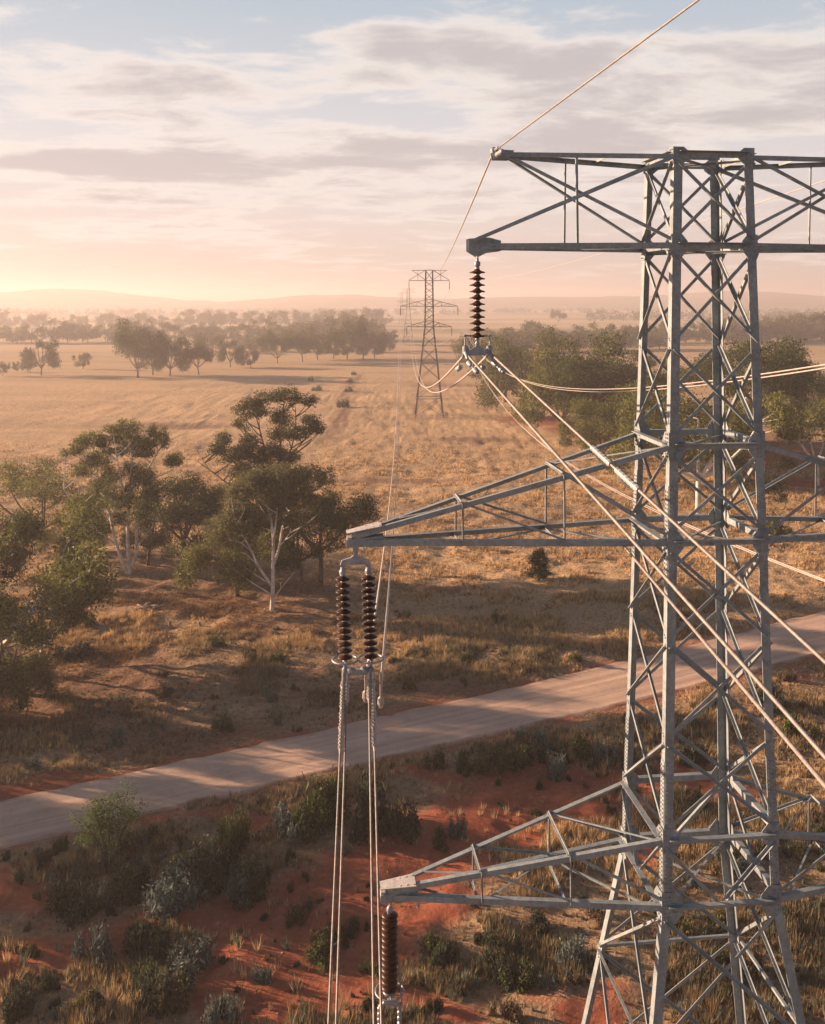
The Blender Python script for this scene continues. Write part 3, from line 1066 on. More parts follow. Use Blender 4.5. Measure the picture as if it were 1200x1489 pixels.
def mid_assembly(side, label):
    tip = A2W(side * 7.80, 0, 24.60)
    root = empty('insulator_assembly', tip, PHI)
    tag(root, label, 'insulator', 'insulators hanging from the close tower')
    mb = MB()
    mb.plate([(-0.07, -0.03, 0), (-0.05, -0.03, -0.22), (-0.12, -0.03, -0.27), (-0.30, -0.03, -0.32), (-0.34, -0.03, -0.42), (-0.30, -0.03, -0.50), (-0.24, -0.03, -0.50), (-0.22, -0.03, -0.42),
              (0.22, -0.03, -0.42), (0.24, -0.03, -0.50), (0.30, -0.03, -0.50), (0.34, -0.03, -0.42), (0.30, -0.03, -0.32), (0.12, -0.03, -0.27), (0.05, -0.03, -0.22), (0.07, -0.03, 0)][::-1], (0, 1, 0), 0.06)
    for s in (-1, 1):
        mb.lathe([(0.045, 0.0), (0.055, -0.06), (0.075, -0.10), (0.075, -0.16), (0.04, -0.18)], 12, (0.28 * s, 0, -0.46))
    mb.build('hanger', M['fitting'], root, False)
    for s in (-1, 1):
        disc_string(root, (0.28 * s, 0, -0.62), 13, 0.143, disc_prof_deep, (0.0045, 0))
    zb = -0.62 - 13 * 0.143
    for s in (-1, 1):
        mb = MB().torus((0.28 * s + 0.05, 0, zb - 0.02), 0.275, 0.022)
        for q in (-1, 1):
            mb.tube([(0.28 * s + 0.05, q * 0.275, zb - 0.02), (0.28 * s + 0.05, q * 0.03, zb - 0.06)], 0.014, 6)
        mb.lathe([(0.05, 0), (0.055, -0.06), (0.03, -0.10)], 10, (0.28 * s + 0.05, 0, zb - 0.02))
        mb.build('corona_ring', M['fitting'], root, True)
    mb = MB()
    zy = zb - 0.30
    mb.bar(Vector((-0.24, 0, zy)), Vector((0.40, 0, zy)), Vector((0, 1, 0)), Vector((0, 0, 1)), -0.06, 0.06, -0.05, 0.05)
    for s in (-1, 1):
        x = 0.28 * s + 0.05
        mb.tube([(x, 0, zb - 0.08), (x, 0, zy - 0.1)], 0.032, 8)
        mb.lathe([(0.03, 0.12), (0.07, 0.08), (0.07, -0.08), (0.03, -0.12)], 12, (x, 0, zy))
        mb.lathe([(0.05, 0.10), (0.10, 0.07), (0.10, -0.0), (0.05, -0.04)], 12, (x + 0.13 * s * -1, -0.03, zy + 0.02))
    mb.build('yoke_beam', M['fitting'], root)
    ends = [A2W(side * 7.80 + s * 0.28 + 0.05 + dx, -0.07, tip.z + zy - 0.15) for s in (-1, 1) for dx in (-0.045, 0.045)]
    return root, ends


def low_assembly(side, label):
    tip = A2W(side * 7.05, 0, 16.80)
    root = empty('insulator_assembly', tip, PHI)
    tag(root, label, 'insulator', 'insulators hanging from the close tower')
    mb = MB()
    mb.tube([(-0.06 , 0, 0.02), (-0.05, 0, -0.05), (0.02, 0, -0.10), (0.03, 0, -0.18), (0.0, 0, -0.26)], 0.022, 8)
    mb.lathe([(0.03, -0.16), (0.06, -0.20), (0.07, -0.27), (0.05, -0.30)], 12)
    mb.build('hook_link', M['fitting'], root, True)
    disc_string(root, (0, 0, -0.28), 13, 0.132, disc_prof_round)
    zb = -0.28 - 13 * 0.132 - 0.04
    mb = MB().torus((0, 0, zb), 0.31, 0.02)
    mb.lathe([(0.12, 0.02), (0.15, 0), (0.15, -0.05), (0.06, -0.08)], 16, (0, 0, zb))
    for q in (-1, 1):
        mb.tube([(0, q * 0.31, zb), (0, q * 0.1, zb - 0.02)], 0.014, 6)
    mb.build('corona_ring', M['fitting'], root, True)
    mb = MB()
    zy = zb - 0.28
    mb.tube([(0, 0, zb - 0.04), (0, 0, zy - 0.08)], 0.045, 10)
    mb.tube([(-0.22, 0, zy - 0.06), (-0.12, 0, zy + 0.02), (0.12, 0, zy + 0.02), (0.22, 0, zy - 0.06)], 0.05, 8)
    for s in (-1, 1):
        for k in range(8):
            mb.lathe([(0.03, 0.05), (0.05, 0.03), (0.05, -0.02), (0.03, -0.06)], 8, (0.22 * s, 0, zy - 0.10 - k * 0.12))
    mb.build('yoke_beam', M['fitting'], root)
    mb = MB().tube([(0.19, 0.02, zb + 0.75), (0.24, 0.0, zb + 0.1), (0.26, 0, zy - 0.1)], 0.02, 8)
    mb.build('tail_wire', M['cable'], root)
    mb = MB().tube([(0.62, -0.1, 0.10), (0.62, -0.1, -0.02)], 0.012, 6).lathe([(0.02, 0), (0.035, -0.03), (0.035, -0.16), (0.02, -0.2)], 8, (0.62, -0.1, 0))
    mb.build('hanging_tag', M['plate'], root)
    return root, [A2W(side * 7.05 + s * 0.22, 0, tip.z + zy - 0.4) for s in (-1, 1)]


tl, tl_e = top_assembly(-1, 'single string of thin brown discs hanging from the top arm before the tree line')
tr, tr_e = top_assembly(1, 'single string of thin brown discs under the top arm that leaves the picture')
ml, ml_e = mid_assembly(-1, 'twin strings of brown discs side by side under the long middle arm, over the road')
mr, mr_e = mid_assembly(1, 'twin strings of brown discs under the middle arm that leaves the picture')
ll, ll_e = low_assembly(-1, 'single string of rounded brown sheds under the lowest arm tip, above grass and red soil')
lr, lr_e = low_assembly(1, 'single string of rounded brown sheds under the lowest arm that leaves the picture')


# ------------------------------------------------------------------ cables
def twisted(pts, r, pitch=0.24, step=0.03, lobes=7, fine_until=None):
    """stranded cable as one lobed, twisting tube along a polyline"""
    P = [Vector(p) for p in pts]
    out_p, acc = [], 0.0
    for a, c in zip(P[:-1], P[1:]):
        L = (c - a).length
        n = max(1, int(L / step))
        for k in range(n):
            out_p.append(a.lerp(c, k / n))
    out_p.append(P[-1])
    pts_ = np.array([tuple(p) for p in out_p])
    tan = np.gradient(pts_, axis=0)
    tan /= np.linalg.norm(tan, axis=1)[:, None]
    ref = np.array([0, 0, 1.0])
    a = np.cross(tan, ref)
    a /= np.linalg.norm(a, axis=1)[:, None]
    b_ = np.cross(tan, a)
    s = np.concatenate([[0], np.cumsum(np.linalg.norm(np.diff(pts_, axis=0), axis=1))])
    n = lobes * 3
    th = np.arange(n) / n * 2 * np.pi
    tw = s[:, None] / pitch * 2 * np.pi / 1.0
    rr = r * (1 + 0.10 * np.abs(np.cos(th * lobes / 2)))
    ang = th[None, :] + tw
    V = pts_[:, None, :] + rr[None, :, None] * (np.cos(ang)[..., None] * a[:, None, :] + np.sin(ang)[..., None] * b_[:, None, :])
    m = len(pts_)
    ii = np.arange(m * n).reshape(m, n)
    jj = np.roll(ii, -1, axis=1)
    f = np.stack([ii[:-1].ravel(), ii[1:].ravel(), jj[1:].ravel(), jj[:-1].ravel()], 1)
    return V.reshape(-1, 3), f


def straightish(A, B, sag, n=14):
    return [A.lerp(B, k / n) - Vector((0, 0, 4 * sag * (k / n) * (1 - k / n))) for k in range(n + 1)]


def near_cable(name, A, thru, r, label, cat='cable', group=None, ext=14.0, sag=0.0):
    A, thru = Vector(A), Vector(thru)
    B = thru + (thru - A).normalized() * ext
    V, f = twisted(straightish(A, B, sag), r)
    o = link(name, np_mesh(name, V, f, M['cable'], smooth=True))
    return tag(o, label, cat, group)


grp_c = 'conductors running from the close tower towards the viewer'
near_cable('conductor_cable', tl_e[0], P3(1200, 1100, 10.0), 0.026, 'thick twisted cable from the single thin-disc string, crossing the tower lower down', 'power cable', grp_c)
near_cable('conductor_cable', tl_e[1], P3(1200, 962, 11.5), 0.026, 'thick twisted cable with a bright wrapped joint, crossing in front of the tower body', 'power cable', grp_c)
near_cable('conductor_cable', P3(903, 789, 21.12), P3(1200, 1142, 10.2), 0.026, 'thick twisted cable that starts under the middle arm beside the tower leg', 'power cable', grp_c)
# wrapped joint on the second cable
A_, B_ = tl_e[1], P3(1200, 962, 11.5)
mb = MB()
for f0, f1 in ((0.455, 0.515), (0.535, 0.60)):
    n = 13
    pp = [A_.lerp(B_, f0 + (f1 - f0) * k / n) for k in range(n + 1)]
    mb.tube(pp, [0.05 if k % 2 else 0.066 for k in range(n + 1)], 9)
    mb.tube([pp[2] + Vector((0, 0, -0.09)), pp[6] + Vector((0, 0, -0.11)), pp[10] + Vector((0, 0, -0.08))], 0.018, 6)
    mb.tube([pp[2] + Vector((0, 0, -0.09)), pp[1]], 0.014, 6)
    mb.tube([pp[10] + Vector((0, 0, -0.08)), pp[11]], 0.014, 6)
tag(mb.build('cable_joint', M['plate'], None), 'pale wrapped joint and clamp around a thick cable at the tower body', 'cable joint')

gl = 'conductors dropping from the twin brown disc strings'
bottoms = [P3(478, 1489, 14.0), P3(489, 1489, 14.2), P3(544, 1489, 13.8), P3(555, 1489, 14.0)]
lbls = ['first of four pale cables below the twin strings, farthest from the tower', 'second of four pale cables below the twin strings, nearly touching the first', 'third of four pale cables below the twin strings, beside the lowest arm tip', 'fourth of four pale cables below the twin strings, passing the lowest arm tip']
inv_ml = (Matrix.Translation(ml.location) @ Matrix.Rotation(PHI, 4, 'Z')).inverted()
for k, (e, b2, lb) in enumerate(zip(ml_e, bottoms, lbls)):
    near_cable('conductor_cable', e, b2, 0.018, lb, 'power cable', gl, ext=10)
    ax = (b2 - e).normalized()
    mb = MB()
    n = 19 if k in (0, 3) else 6
    pp, rr2 = [e + Vector((0, 0, 0.16)) - ax * 0.02], [0.03]
    for q in range(n):
        for dq, r in ((0.0, 0.028), (0.02, 0.050), (0.05, 0.050), (0.07, 0.028)):
            pp.append(e + ax * (0.04 + q * 0.105 + dq))
            rr2.append(r + 0.006 * math.sin(q * 2.1) + (0.008 if q % 4 == 1 else 0))
    mb.tube(pp + [e + ax * (0.14 + n * 0.105)], rr2 + [0.021], 9)
    mb.build('conductor_clamp', M['cap'], ml).matrix_parent_inverse = inv_ml
for e, dx, wd in zip(ll_e, (-0.1, 0.0), ('outer', 'inner')):
    near_cable('conductor_cable', e, e + Vector((0.5 + dx, -7.2, -4.2)), 0.027, wd + ' pale cable of the pair leaving the yoke below the rounded brown sheds', 'power cable', 'cables below the lowest arm', ext=4)
for e in tr_e:
    near_cable('conductor_cable', e, e + Vector((3.0, -11.0, -3.4)), 0.034, 'thick cable running on from the top arm string outside the picture', 'power cable', 'cables outside the picture')
for e in mr_e:
    near_cable('conductor_cable', e, e + Vector((0.6, -7.2, -2.2)), 0.027, 'pale cable running on from the middle arm strings outside the picture', 'power cable', 'cables outside the picture')

# earth wire towards the camera, from the top arm tip
ew0 = A2W(-4.72, 0, 33.30)
near_cable('earth_wire', ew0, P3(1015, 0, 13.0), 0.016, 'single thin wire climbing across the sky from the top arm tip', 'wire', 'earth wires', ext=6)
mb = MB()
ax = (P3(1015, 0, 13.0) - ew0).normalized()
mb.tube([ew0 - ax * 0.05, ew0 + ax * 0.35], [0.05, 0.035], 8)
damper(mb, ew0 + ax * 0.42, ax, 0.2)
mb.lathe([(0.03, 0.09), (0.07, 0.05), (0.07, -0.04), (0.03, -0.08)], 10, tuple(ew0))
tag(mb.build('wire_clamp', M['fitting'], None), 'small clamp and damper gripping the thin wire at the top arm tip', 'clamp')


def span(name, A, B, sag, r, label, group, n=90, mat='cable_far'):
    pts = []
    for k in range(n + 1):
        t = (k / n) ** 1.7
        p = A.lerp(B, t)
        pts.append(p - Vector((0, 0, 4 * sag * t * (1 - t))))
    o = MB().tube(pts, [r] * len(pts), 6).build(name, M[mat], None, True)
    return tag(o, label, 'power cable' if 'conductor' in name else 'wire', group)


mB = towerB.matrix_basis
mC = Matrix.Translation(towerC.location) @ Matrix.Rotation(R(1), 4, 'Z')
mD = Matrix.Translation(towerD.location) @ Matrix.Rotation(R(1), 4, 'Z')


def pt(m, x, z, y=0.0):
    return m @ Vector((x, y, z))


gs = 'long sagging conductors to the paddock tower'
back = [p + Vector((-0.05, 0.25, -0.12)) for p in tl_e]
span('conductor_span', back[0], pt(mB, -5.45, 32.45), 8.5, 0.028, 'sagging cable looping past the paddock tower to the thin-disc string, upper of two', gs)
span('conductor_span', back[1], pt(mB, -4.95, 32.45), 9.1, 0.028, 'sagging cable looping past the paddock tower to the thin-disc string, lower of two', gs)
back = [p + Vector((0.0, 0.25, -0.12)) for p in tr_e]
span('conductor_span', back[0], pt(mB, 4.95, 32.45), 8.9, 0.025, 'sagging cable that swings level behind the close tower, upper of two', gs)
span('conductor_span', back[1], pt(mB, 5.45, 32.45), 9.2, 0.025, 'sagging cable that swings level behind the close tower, lower of two', gs)
m0 = A2W(-7.80 + 0.24, 0.25, 24.60 - 3.05)
m1 = A2W(-7.80 + 0.58, 0.25, 24.60 - 3.20)
span('conductor_span', m0, pt(mB, -7.6, 25.8), 8.7, 0.034, 'thin pale cable rising steeply over the paddock from the twin strings, outer one', gs)
span('conductor_span', m1, pt(mB, -7.25, 25.8), 8.7, 0.034, 'thin pale cable rising steeply over the paddock from the twin strings, inner one', gs)
for k, (dx, lb) in enumerate(((0, 'upper'), (0.35, 'lower'))):
    e = mr_e[0] + Vector((dx, 0.3, 0.1 - dx * 0.4))
    span('conductor_span', e, pt(mB, 7.1 + dx, 25.8), 8.7 + 0.3 * k, 0.024, 'thin pale cable slanting down behind the tower over the dry grass, %s of two' % lb, gs)
span('earth_wire', ew0, pt(mB, 0.9, 37.7), 1.8, 0.026, 'thin wire falling from the top arm tip to the top of the paddock tower', 'earth wires')
span('earth_wire', A2W(4.72, 0, 33.30), pt(mB, 4.6, 37.7), 2.6, 0.016, 'very faint wire crossing the sky behind the tower top', 'earth wires')
k_ = 0
for x, z in ((-5.2, 32.45), (5.2, 32.45), (-7.4, 25.8), (7.4, 25.8), (-5.8, 20.5), (5.8, 20.5)):
    wh = {32.45: 'top', 25.8: 'middle', 20.5: 'lowest'}[z] + ' arms, ' + ('misty' if x < 0 else 'creek-side') + ' end'
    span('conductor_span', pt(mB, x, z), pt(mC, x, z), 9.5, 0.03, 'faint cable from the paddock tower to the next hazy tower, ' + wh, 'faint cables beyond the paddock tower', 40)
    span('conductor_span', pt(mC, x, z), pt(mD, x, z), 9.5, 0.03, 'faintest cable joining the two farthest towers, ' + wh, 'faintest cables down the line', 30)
# hooks below the twin strings and dampers under the top string, each a part of its assembly
for e in (m0, m1):
    mb = MB().tube([e + Vector((0, -0.2, 0.35)), e + Vector((0, -0.05, 0.1)), e - Vector((0, 0, 0.30))], [0.028, 0.028, 0.03], 8)
    mb.lathe([(0.03, 0.12), (0.07, 0.08), (0.08, -0.05), (0.04, -0.14)], 10, tuple(e - Vector((0, 0, 0.36))))
    mb.build('span_clamp', M['cap'], ml).matrix_parent_inverse = inv_ml
inv = (Matrix.Translation(tl.location) @ Matrix.Rotation(PHI, 4, 'Z')).inverted()
dl = [(e + (b2 - e).normalized() * 0.55, (b2 - e).normalized(), 0.42) for e, b2 in ((tl_e[0], P3(1200, 1100, 10.0)), (tl_e[1], P3(1200, 962, 11.5)))]
dl += [(e + Vector((-0.1, 0.9, -0.28)), Vector((-0.05, 1, -0.15)).normalized(), 0.36) for e in tl_e]
for p, a_, l_ in dl:
    mb = MB()
    damper(mb, p, a_, l_)
    mb.build('vibration_damper', M['fitting'], tl).matrix_parent_inverse = inv


# ------------------------------------------------------------------ trees
def leaf_quads(centers, rng, size, cols, droop=0.35):
    """one small quad per centre, random facing, hanging a little"""
    n = len(centers)
    nrm = rng.normal(size=(n, 3))
    nrm /= np.linalg.norm(nrm, axis=1)[:, None]
    ax = rng.normal(size=(n, 3))
    ax[:, 2] -= droop * 2
    ax -= nrm * (ax * nrm).sum(1)[:, None]
    ax /= np.linalg.norm(ax, axis=1)[:, None] + 1e-9
    bx = np.cross(nrm, ax)
    s = size * (0.6 + 0.8 * rng.rand(n))[:, None]
    L, Wd = ax * s, bx * s * 0.36
    V = np.stack([centers - L * 0.5, centers + Wd * 0.5, centers + L * 0.5, centers - Wd * 0.5], 1).reshape(-1, 3)
    f = np.arange(4 * n).reshape(n, 4)
    return V, f, np.repeat(cols, 4, axis=0)


def crown_mesh(name, clumps, seed, leaf, density, c_dark, c_light, mat='leaf'):
    """clumps: (x, y, z, rx, ry, rz). Leaves sit in small tufts spread through each clump, thicker towards its upper shell."""
    rng = np.random.RandomState(seed)
    Vs, Fs, Cs, base = [], [], [], 0
    for cl in clumps:
        c = np.array(cl[:3])
        r = np.array(cl[3:6])
        area = (r[0] * r[1] + r[0] * r[2] + r[1] * r[2]) / 3 * 4 * 3.14
        nt = max(5, int(area * 0.58 * density / (11 * 0.18 * leaf * leaf)))
        d = rng.normal(size=(nt, 3))
        d /= np.linalg.norm(d, axis=1)[:, None]
        rad = 0.30 + 0.72 * rng.rand(nt) ** 0.55
        rad *= 0.82 + 0.36 * rng.rand(nt)
        # lumpy shell, flat bottom
        d[:, 2] = np.where(d[:, 2] < -0.5, d[:, 2] * 0.75, d[:, 2])
        tc_ = c + d * rad[:, None] * r
        per = 11
        tr = 0.75 * leaf + 0.20 * r.min()
        lc = np.repeat(tc_, per, axis=0) + rng.normal(size=(nt * per, 3)) * tr * np.array([0.6, 0.6, 0.42])
        tone = np.clip(rng.normal(0.45, 0.22, nt), 0, 1)
        tone = np.repeat(tone, per) + rng.normal(0, 0.12, nt * per)
        tone = np.clip(tone + rng.normal(0, 0.08), 0, 1)[:, None]
        cc = np.array(c_dark) * (1 - tone) + np.array(c_light) * tone
        V, f, co = leaf_quads(lc, rng, leaf, cc)
        Vs.append(V)
        Fs.append(f + base)
        Cs.append(co)
        base += len(V)
    return np_mesh(name, np.concatenate(Vs), np.concatenate(Fs), M[mat], np.concatenate(Cs))


def bez(a, b, bend, n=6):
    a, b = Vector(a), Vector(b)
    m = (a + b) / 2 + Vector(bend)
    return [(a * (1 - t) ** 2 + m * 2 * t * (1 - t) + b * t * t) for t in [k / n for k in range(n + 1)]]


def twigs(mb, p, r, rng, rad, n=4, sides=4):
    """sub-branches spreading through a clump"""
    for k in range(n):
        an = rng.uniform(0, 6.28)
        q = Vector(p) + Vector((math.cos(an) * r[0] * 0.75, math.sin(an) * r[1] * 0.75, r[2] * rng.uniform(0.0, 0.7)))
        s = Vector(p) - Vector((0, 0, r[2] * 0.55))
        mb.tube(bez(s, q, (0, 0, -0.15 * r[2]), 3), [rad, rad * 0.8, rad * 0.55, rad * 0.3], sides, False)


def gum(seed, h, spread, n_main=4, lod=0, dens=1.0, trunk_frac=0.32, leaf=None, flat=0.62, pal=None, lean=0.0, bark='bark_dark', low=False):
    """a eucalypt: forked limbs with leaf clumps at their ends; returns (trunk mesh, crown mesh)"""
    rng = random.Random(seed)
    leaf = leaf or (0.26, 0.55, 1.05)[lod]
    sides = (8, 6, 4)[lod]
    mb = MB()
    clumps = []
    r0 = h * 0.021 + 0.04
    fork = Vector((lean * h * 0.12 + rng.uniform(-.03, .03) * h, rng.uniform(-.03, .03) * h, h * trunk_frac))
    mb.tube(bez((0, 0, -0.3), fork, (rng.uniform(-.03, .03) * h, 0, 0), 5), [r0 * 1.35, r0 * 1.05, r0, r0 * .95, r0 * .9, r0 * .82], sides)
    a0 = rng.uniform(0, 6.28)
    for i in range(n_main):
        an = a0 + i * 6.283 / n_main + rng.uniform(-.4, .4)
        rr = spread * rng.uniform(0.30, 0.62) * (0.35 if i == 0 else 1)
        zz = h * (rng.uniform(0.56, 0.80) if i else 0.78)
        e = Vector((fork.x + math.cos(an) * rr + lean * h * 0.08, fork.y + math.sin(an) * rr, zz))
        limb = bez(fork, e, (math.cos(an) * rr * 0.25, math.sin(an) * rr * 0.25, -0.05 * h), 5)
        mb.tube(limb, [r0 * .62, r0 * .55, r0 * .5, r0 * .43, r0 * .36, r0 * .28], sides, False)
        ns = rng.choice((3, 4)) if lod < 2 else 3
        for j in range(ns):
            a2 = an + rng.uniform(-1.3, 1.3) if j else rng.uniform(0, 6.28)
            r2 = spread * rng.uniform(0.16, 0.34)
            up_ = h * rng.uniform(0.02, 0.17)
            st_ = limb[rng.choice((3, 4, 5))]
            c = Vector((st_.x + math.cos(a2) * r2, st_.y + math.sin(a2) * r2, min(h * 0.95, st_.z + up_)))
            if low and rng.random() < 0.5:
                c.z = h * rng.uniform(0.22, 0.5)
            cr = spread * rng.uniform(0.13, 0.23)
            R_ = (cr, cr * rng.uniform(.85, 1.1), cr * flat * rng.uniform(0.85, 1.2))
            mb.tube(bez(st_, c - Vector((0, 0, R_[2] * .4)), (0, 0, -0.02 * h), 3), [r0 * .3, r0 * .22, r0 * .16, r0 * .09], max(4, sides - 2), False)
            if lod < 2:
                twigs(mb, c, R_, rng, r0 * 0.10, 4)
            clumps.append((c.x, c.y, c.z, *R_))
    pal = pal or ((0.030, 0.040, 0.014), (0.115, 0.125, 0.045))
    name = 'gum'
    tm = mb.build('trunk', M[bark], None, True)
    tme = tm.data
    bpy.data.objects.remove(tm)
    cm_ = crown_mesh('crown', clumps, seed, leaf, dens, *pal)
    return tme, cm_


def place_tree(name, meshes, x, y, sc, rz, label, cat='tree', group=None, zs=1.0):
    root = empty(name, (x, y, float(height(x, y))), rz)
    root.scale = (sc, sc, sc * zs)
    link('trunk', meshes[0], root)
    link('crown', meshes[1], root)
    return tag(root, label, cat, group)


def traced_tree(name, conv, d, stems, clumps, seed, label, group, bark, leaf=0.24, dens=1.0, pal=None, fat=0.9, smooth_r=1.0):
    """conv: photo-crop units -> photo px; the outline is laid out in metres at the tree's own distance and given real depth"""
    rng = random.Random(seed)
    u0, v0, s = conv
    k = d / F

    def W_(u, v, dy=0.0):
        px, py = u0 + u / s, v0 + v / s
        return Vector(((px - 600) * k, dy, CAM_H + (435 - py) * k))
    bx, bz = W_(*stems[0][0][:2]).x, W_(*stems[0][0][:2]).z
    gz = float(height(bx, d))
    root = empty(name, (bx, d, gz))
    off = Vector((bx, 0, CAM_H + (435 - (v0 + stems[0][0][1] / s)) * k))
    mb = MB()
    skel = []
    for st in stems:
        pts = [W_(p[0], p[1], p[2] if len(p) > 2 else 0) - off for p in st[:-1]]
        r_a, r_b = st[-1]
        # smooth the polyline
        P = pts
        for _ in range(2):
            Q = [P[0]]
            for a, c in zip(P[:-1], P[1:]):
                Q += [a.lerp(c, .25), a.lerp(c, .75)]
            P = Q + [P[-1]]
        n = len(P)
        if st is stems[0] or P[0].z < 0.4:
            P[0] = P[0] - Vector((0, 0, 0.3))
        mb.tube(P, [(r_a + (r_b - r_a) * (i / (n - 1)) ** 0.8) * (1.25 if i == 0 and P[0].z < 0.4 else 1) for i in range(n)], 9, True)
        skel += P
    cl3 = []
    for (u, v, ru, rv_) in clumps:
        rx, rz_ = ru / s * k, rv_ / s * k
        spread_y = 1.3 + rx * 0.8
        for j in range(3):
            dy = rng.uniform(-spread_y, spread_y) if j else rng.uniform(-0.8, 0.8)
            c = W_(u, v, 0) - off + Vector((rng.uniform(-.5, .5) * rx * j, dy, rng.uniform(-.55, .25) * rz_ * j))
            rr = (rx * (0.85 if j == 0 else 0.55), rx * fat * (1 if j == 0 else .6), rz_ * (0.95 if j == 0 else 0.7))
            cl3.append((c.x, c.y, c.z, *rr))
            cand = [p for p in skel if p.z < c.z - 0.1] or skel
            q = min(cand, key=lambda p: (p - c).length + 3.0 * max(0, 0.8 * math.hypot(p.x - c.x, p.y - c.y) - (c.z - p.z)))
            mb.tube(bez(q, c - Vector((0, 0, rr[2] * .4)), ((c.x - q.x) * .15, (c.y - q.y) * .2, -0.15), 4), [0.075, 0.06, 0.05, 0.035, 0.02], 5, False)
            twigs(mb, c, rr, rng, 0.03, 4)
    o = mb.build('trunk', M[bark], root, True)
    pal = pal or ((0.024, 0.038, 0.010), (0.185, 0.190, 0.052))
    link('crown', crown_mesh('crown', cl3, seed, leaf, dens, *pal), root)
    return tag(root, label, 'tree', group)


near_g = 'eucalypts in the clump beside the bare ground'
Z1 = (80, 600, 5.4545)
traced_tree('gum_tree', Z1, 105.5, [
    [(575, 1285), (545, 1230), (480, 1040), (430, 850, .4), (400, 720, .6), (330, 600, .8), (300, 420, 1), (0.26, 0.05)],
    [(595, 1285), (580, 1000, -.3), (590, 800, -.4), (600, 600, -.5), (620, 350, -.3), (620, 200), (0.27, 0.05)],
    [(610, 1240), (645, 1120, .5), (630, 950, .8), (660, 720, 1), (700, 500, 1), (770, 380, 1), (850, 250, 1), (0.24, 0.05)],
    [(500, 1070), (380, 950, -1), (300, 830, -1.4), (200, 720, -1.6), (110, 600, -1.6), (0.14, 0.03)],
    [(590, 780), (560, 560, -1.5), (530, 330, -1.8), (0.10, 0.04)], [(650, 1080), (740, 950, 1.6), (0.09, 0.03)], [(700, 520), (830, 530, 1), (940, 450, 1.2), (0.09, 0.03)]],
    [(300, 230, 130, 75), (150, 320, 70, 55), (390, 240, 60, 70), (330, 400, 120, 80), (420, 500, 70, 90), (180, 480, 90, 60), (320, 600, 80, 60), (580, 130, 140, 70),
     (760, 170, 60, 70), (850, 220, 60, 100), (650, 260, 180, 60), (720, 330, 100, 50), (520, 320, 70, 40), (930, 400, 100, 60), (700, 520, 110, 90), (600, 460, 90, 60),
     (740, 620, 90, 90), (560, 700, 130, 90), (200, 730, 110, 70), (420, 700, 70, 60), (760, 760, 90, 80), (500, 190, 60, 50), (640, 560, 80, 60)], 11,
    'tall many-stemmed gum with pale trunks spreading from one base on brown ground', near_g, 'bark_white', leaf=0.24, dens=1.15)
Z2 = (270, 550, 4.256)
traced_tree('gum_tree', Z2, 92.7, [
    [(535, 1440), (540, 1300), (540, 1160), (545, 1000), (525, 880, .2), (500, 800, .3), (465, 740, .4), (0.25, 0.05)],
    [(545, 1000), (565, 880, -.4), (575, 760, -.6), (0.13, 0.04)],
    [(545, 1160), (580, 1060, .5), (590, 940, .8), (640, 830, 1), (680, 760, 1.2), (0.17, 0.05)],
    [(530, 1290), (450, 1150, -.8), (420, 1060, -1), (360, 950, -1.3), (330, 890, -1.4), (0.15, 0.04)],
    [(420, 1070, -1), (360, 1020, -.6), (285, 1003, -.5), (0.06, 0.025)], [(450, 1150, -.8), (380, 1090, -.4), (0.05, 0.02)],
    [(555, 1360), (600, 1290, -.8), (680, 1190, -1.2), (0.08, 0.02)], [(597, 1300, -.8), (594, 1255, -1), (0.04, 0.02)], [(585, 1050, .5), (640, 980, .8), (0.06, 0.02)]],
    [(600, 590, 130, 65), (480, 620, 90, 70), (700, 620, 80, 70), (560, 700, 130, 60), (700, 720, 100, 60), (420, 720, 90, 60), (300, 780, 90, 60), (620, 770, 130, 50),
     (370, 830, 100, 60), (250, 880, 80, 60), (150, 960, 75, 75), (230, 960, 90, 70), (450, 880, 80, 60), (660, 880, 90, 60), (760, 780, 70, 60), (390, 640, 90, 60), (320, 700, 80, 60)], 12,
    'white-trunked gum with a broad olive crown standing foremost in the clump', near_g, 'bark_white', leaf=0.24, dens=1.15, pal=((0.042, 0.050, 0.020), (0.150, 0.145, 0.055)))
traced_tree('gum_tree', Z2, 110.0, [
    [(590, 1120), (570, 950), (550, 750), (520, 560), (490, 420), (430, 230, .8), (0.30, 0.05)],
    [(550, 750), (590, 450, -.8), (600, 240, -1), (620, 120, -1), (0.18, 0.05)],
    [(570, 700), (650, 460, 1), (750, 350, 1.5), (835, 300, 1.6), (0.15, 0.04)],
    [(545, 770), (430, 690, -1), (290, 635, -1.5), (180, 545, -1.5), (95, 490, -1.4), (0.14, 0.02)],
    [(180, 545, -1.5), (100, 545, -1.5), (0.04, 0.015)], [(160, 530, -1.5), (95, 430, -1.5), (70, 390, -1.5), (0.035, 0.012)],
    [(610, 560), (690, 320, -1.2), (690, 150, -1.4), (0.10, 0.03)], [(560, 850), (700, 700, 1), (800, 620, 1.4), (0.13, 0.04)]],
    [(590, 90, 90, 50), (470, 110, 80, 50), (680, 110, 50, 40), (750, 120, 60, 40), (380, 140, 60, 50), (450, 190, 80, 50), (330, 260, 50, 45), (590, 240, 90, 75), (780, 260, 70, 60),
     (840, 290, 35, 35), (720, 320, 80, 50), (600, 330, 70, 55), (220, 360, 65, 50), (390, 380, 75, 65), (190, 420, 60, 45), (290, 460, 110, 75), (440, 470, 110, 80), (620, 480, 90, 65),
     (540, 430, 90, 60), (780, 580, 90, 60), (880, 600, 60, 70), (340, 560, 100, 60), (240, 700, 70, 60), (600, 640, 120, 80)], 13,
    'tallest gum of the clump, umbrella-shaped top and a bare dead limb reaching out', near_g, 'bark_dark', leaf=0.24, dens=0.95, pal=((0.022, 0.032, 0.012), (0.085, 0.098, 0.036)))

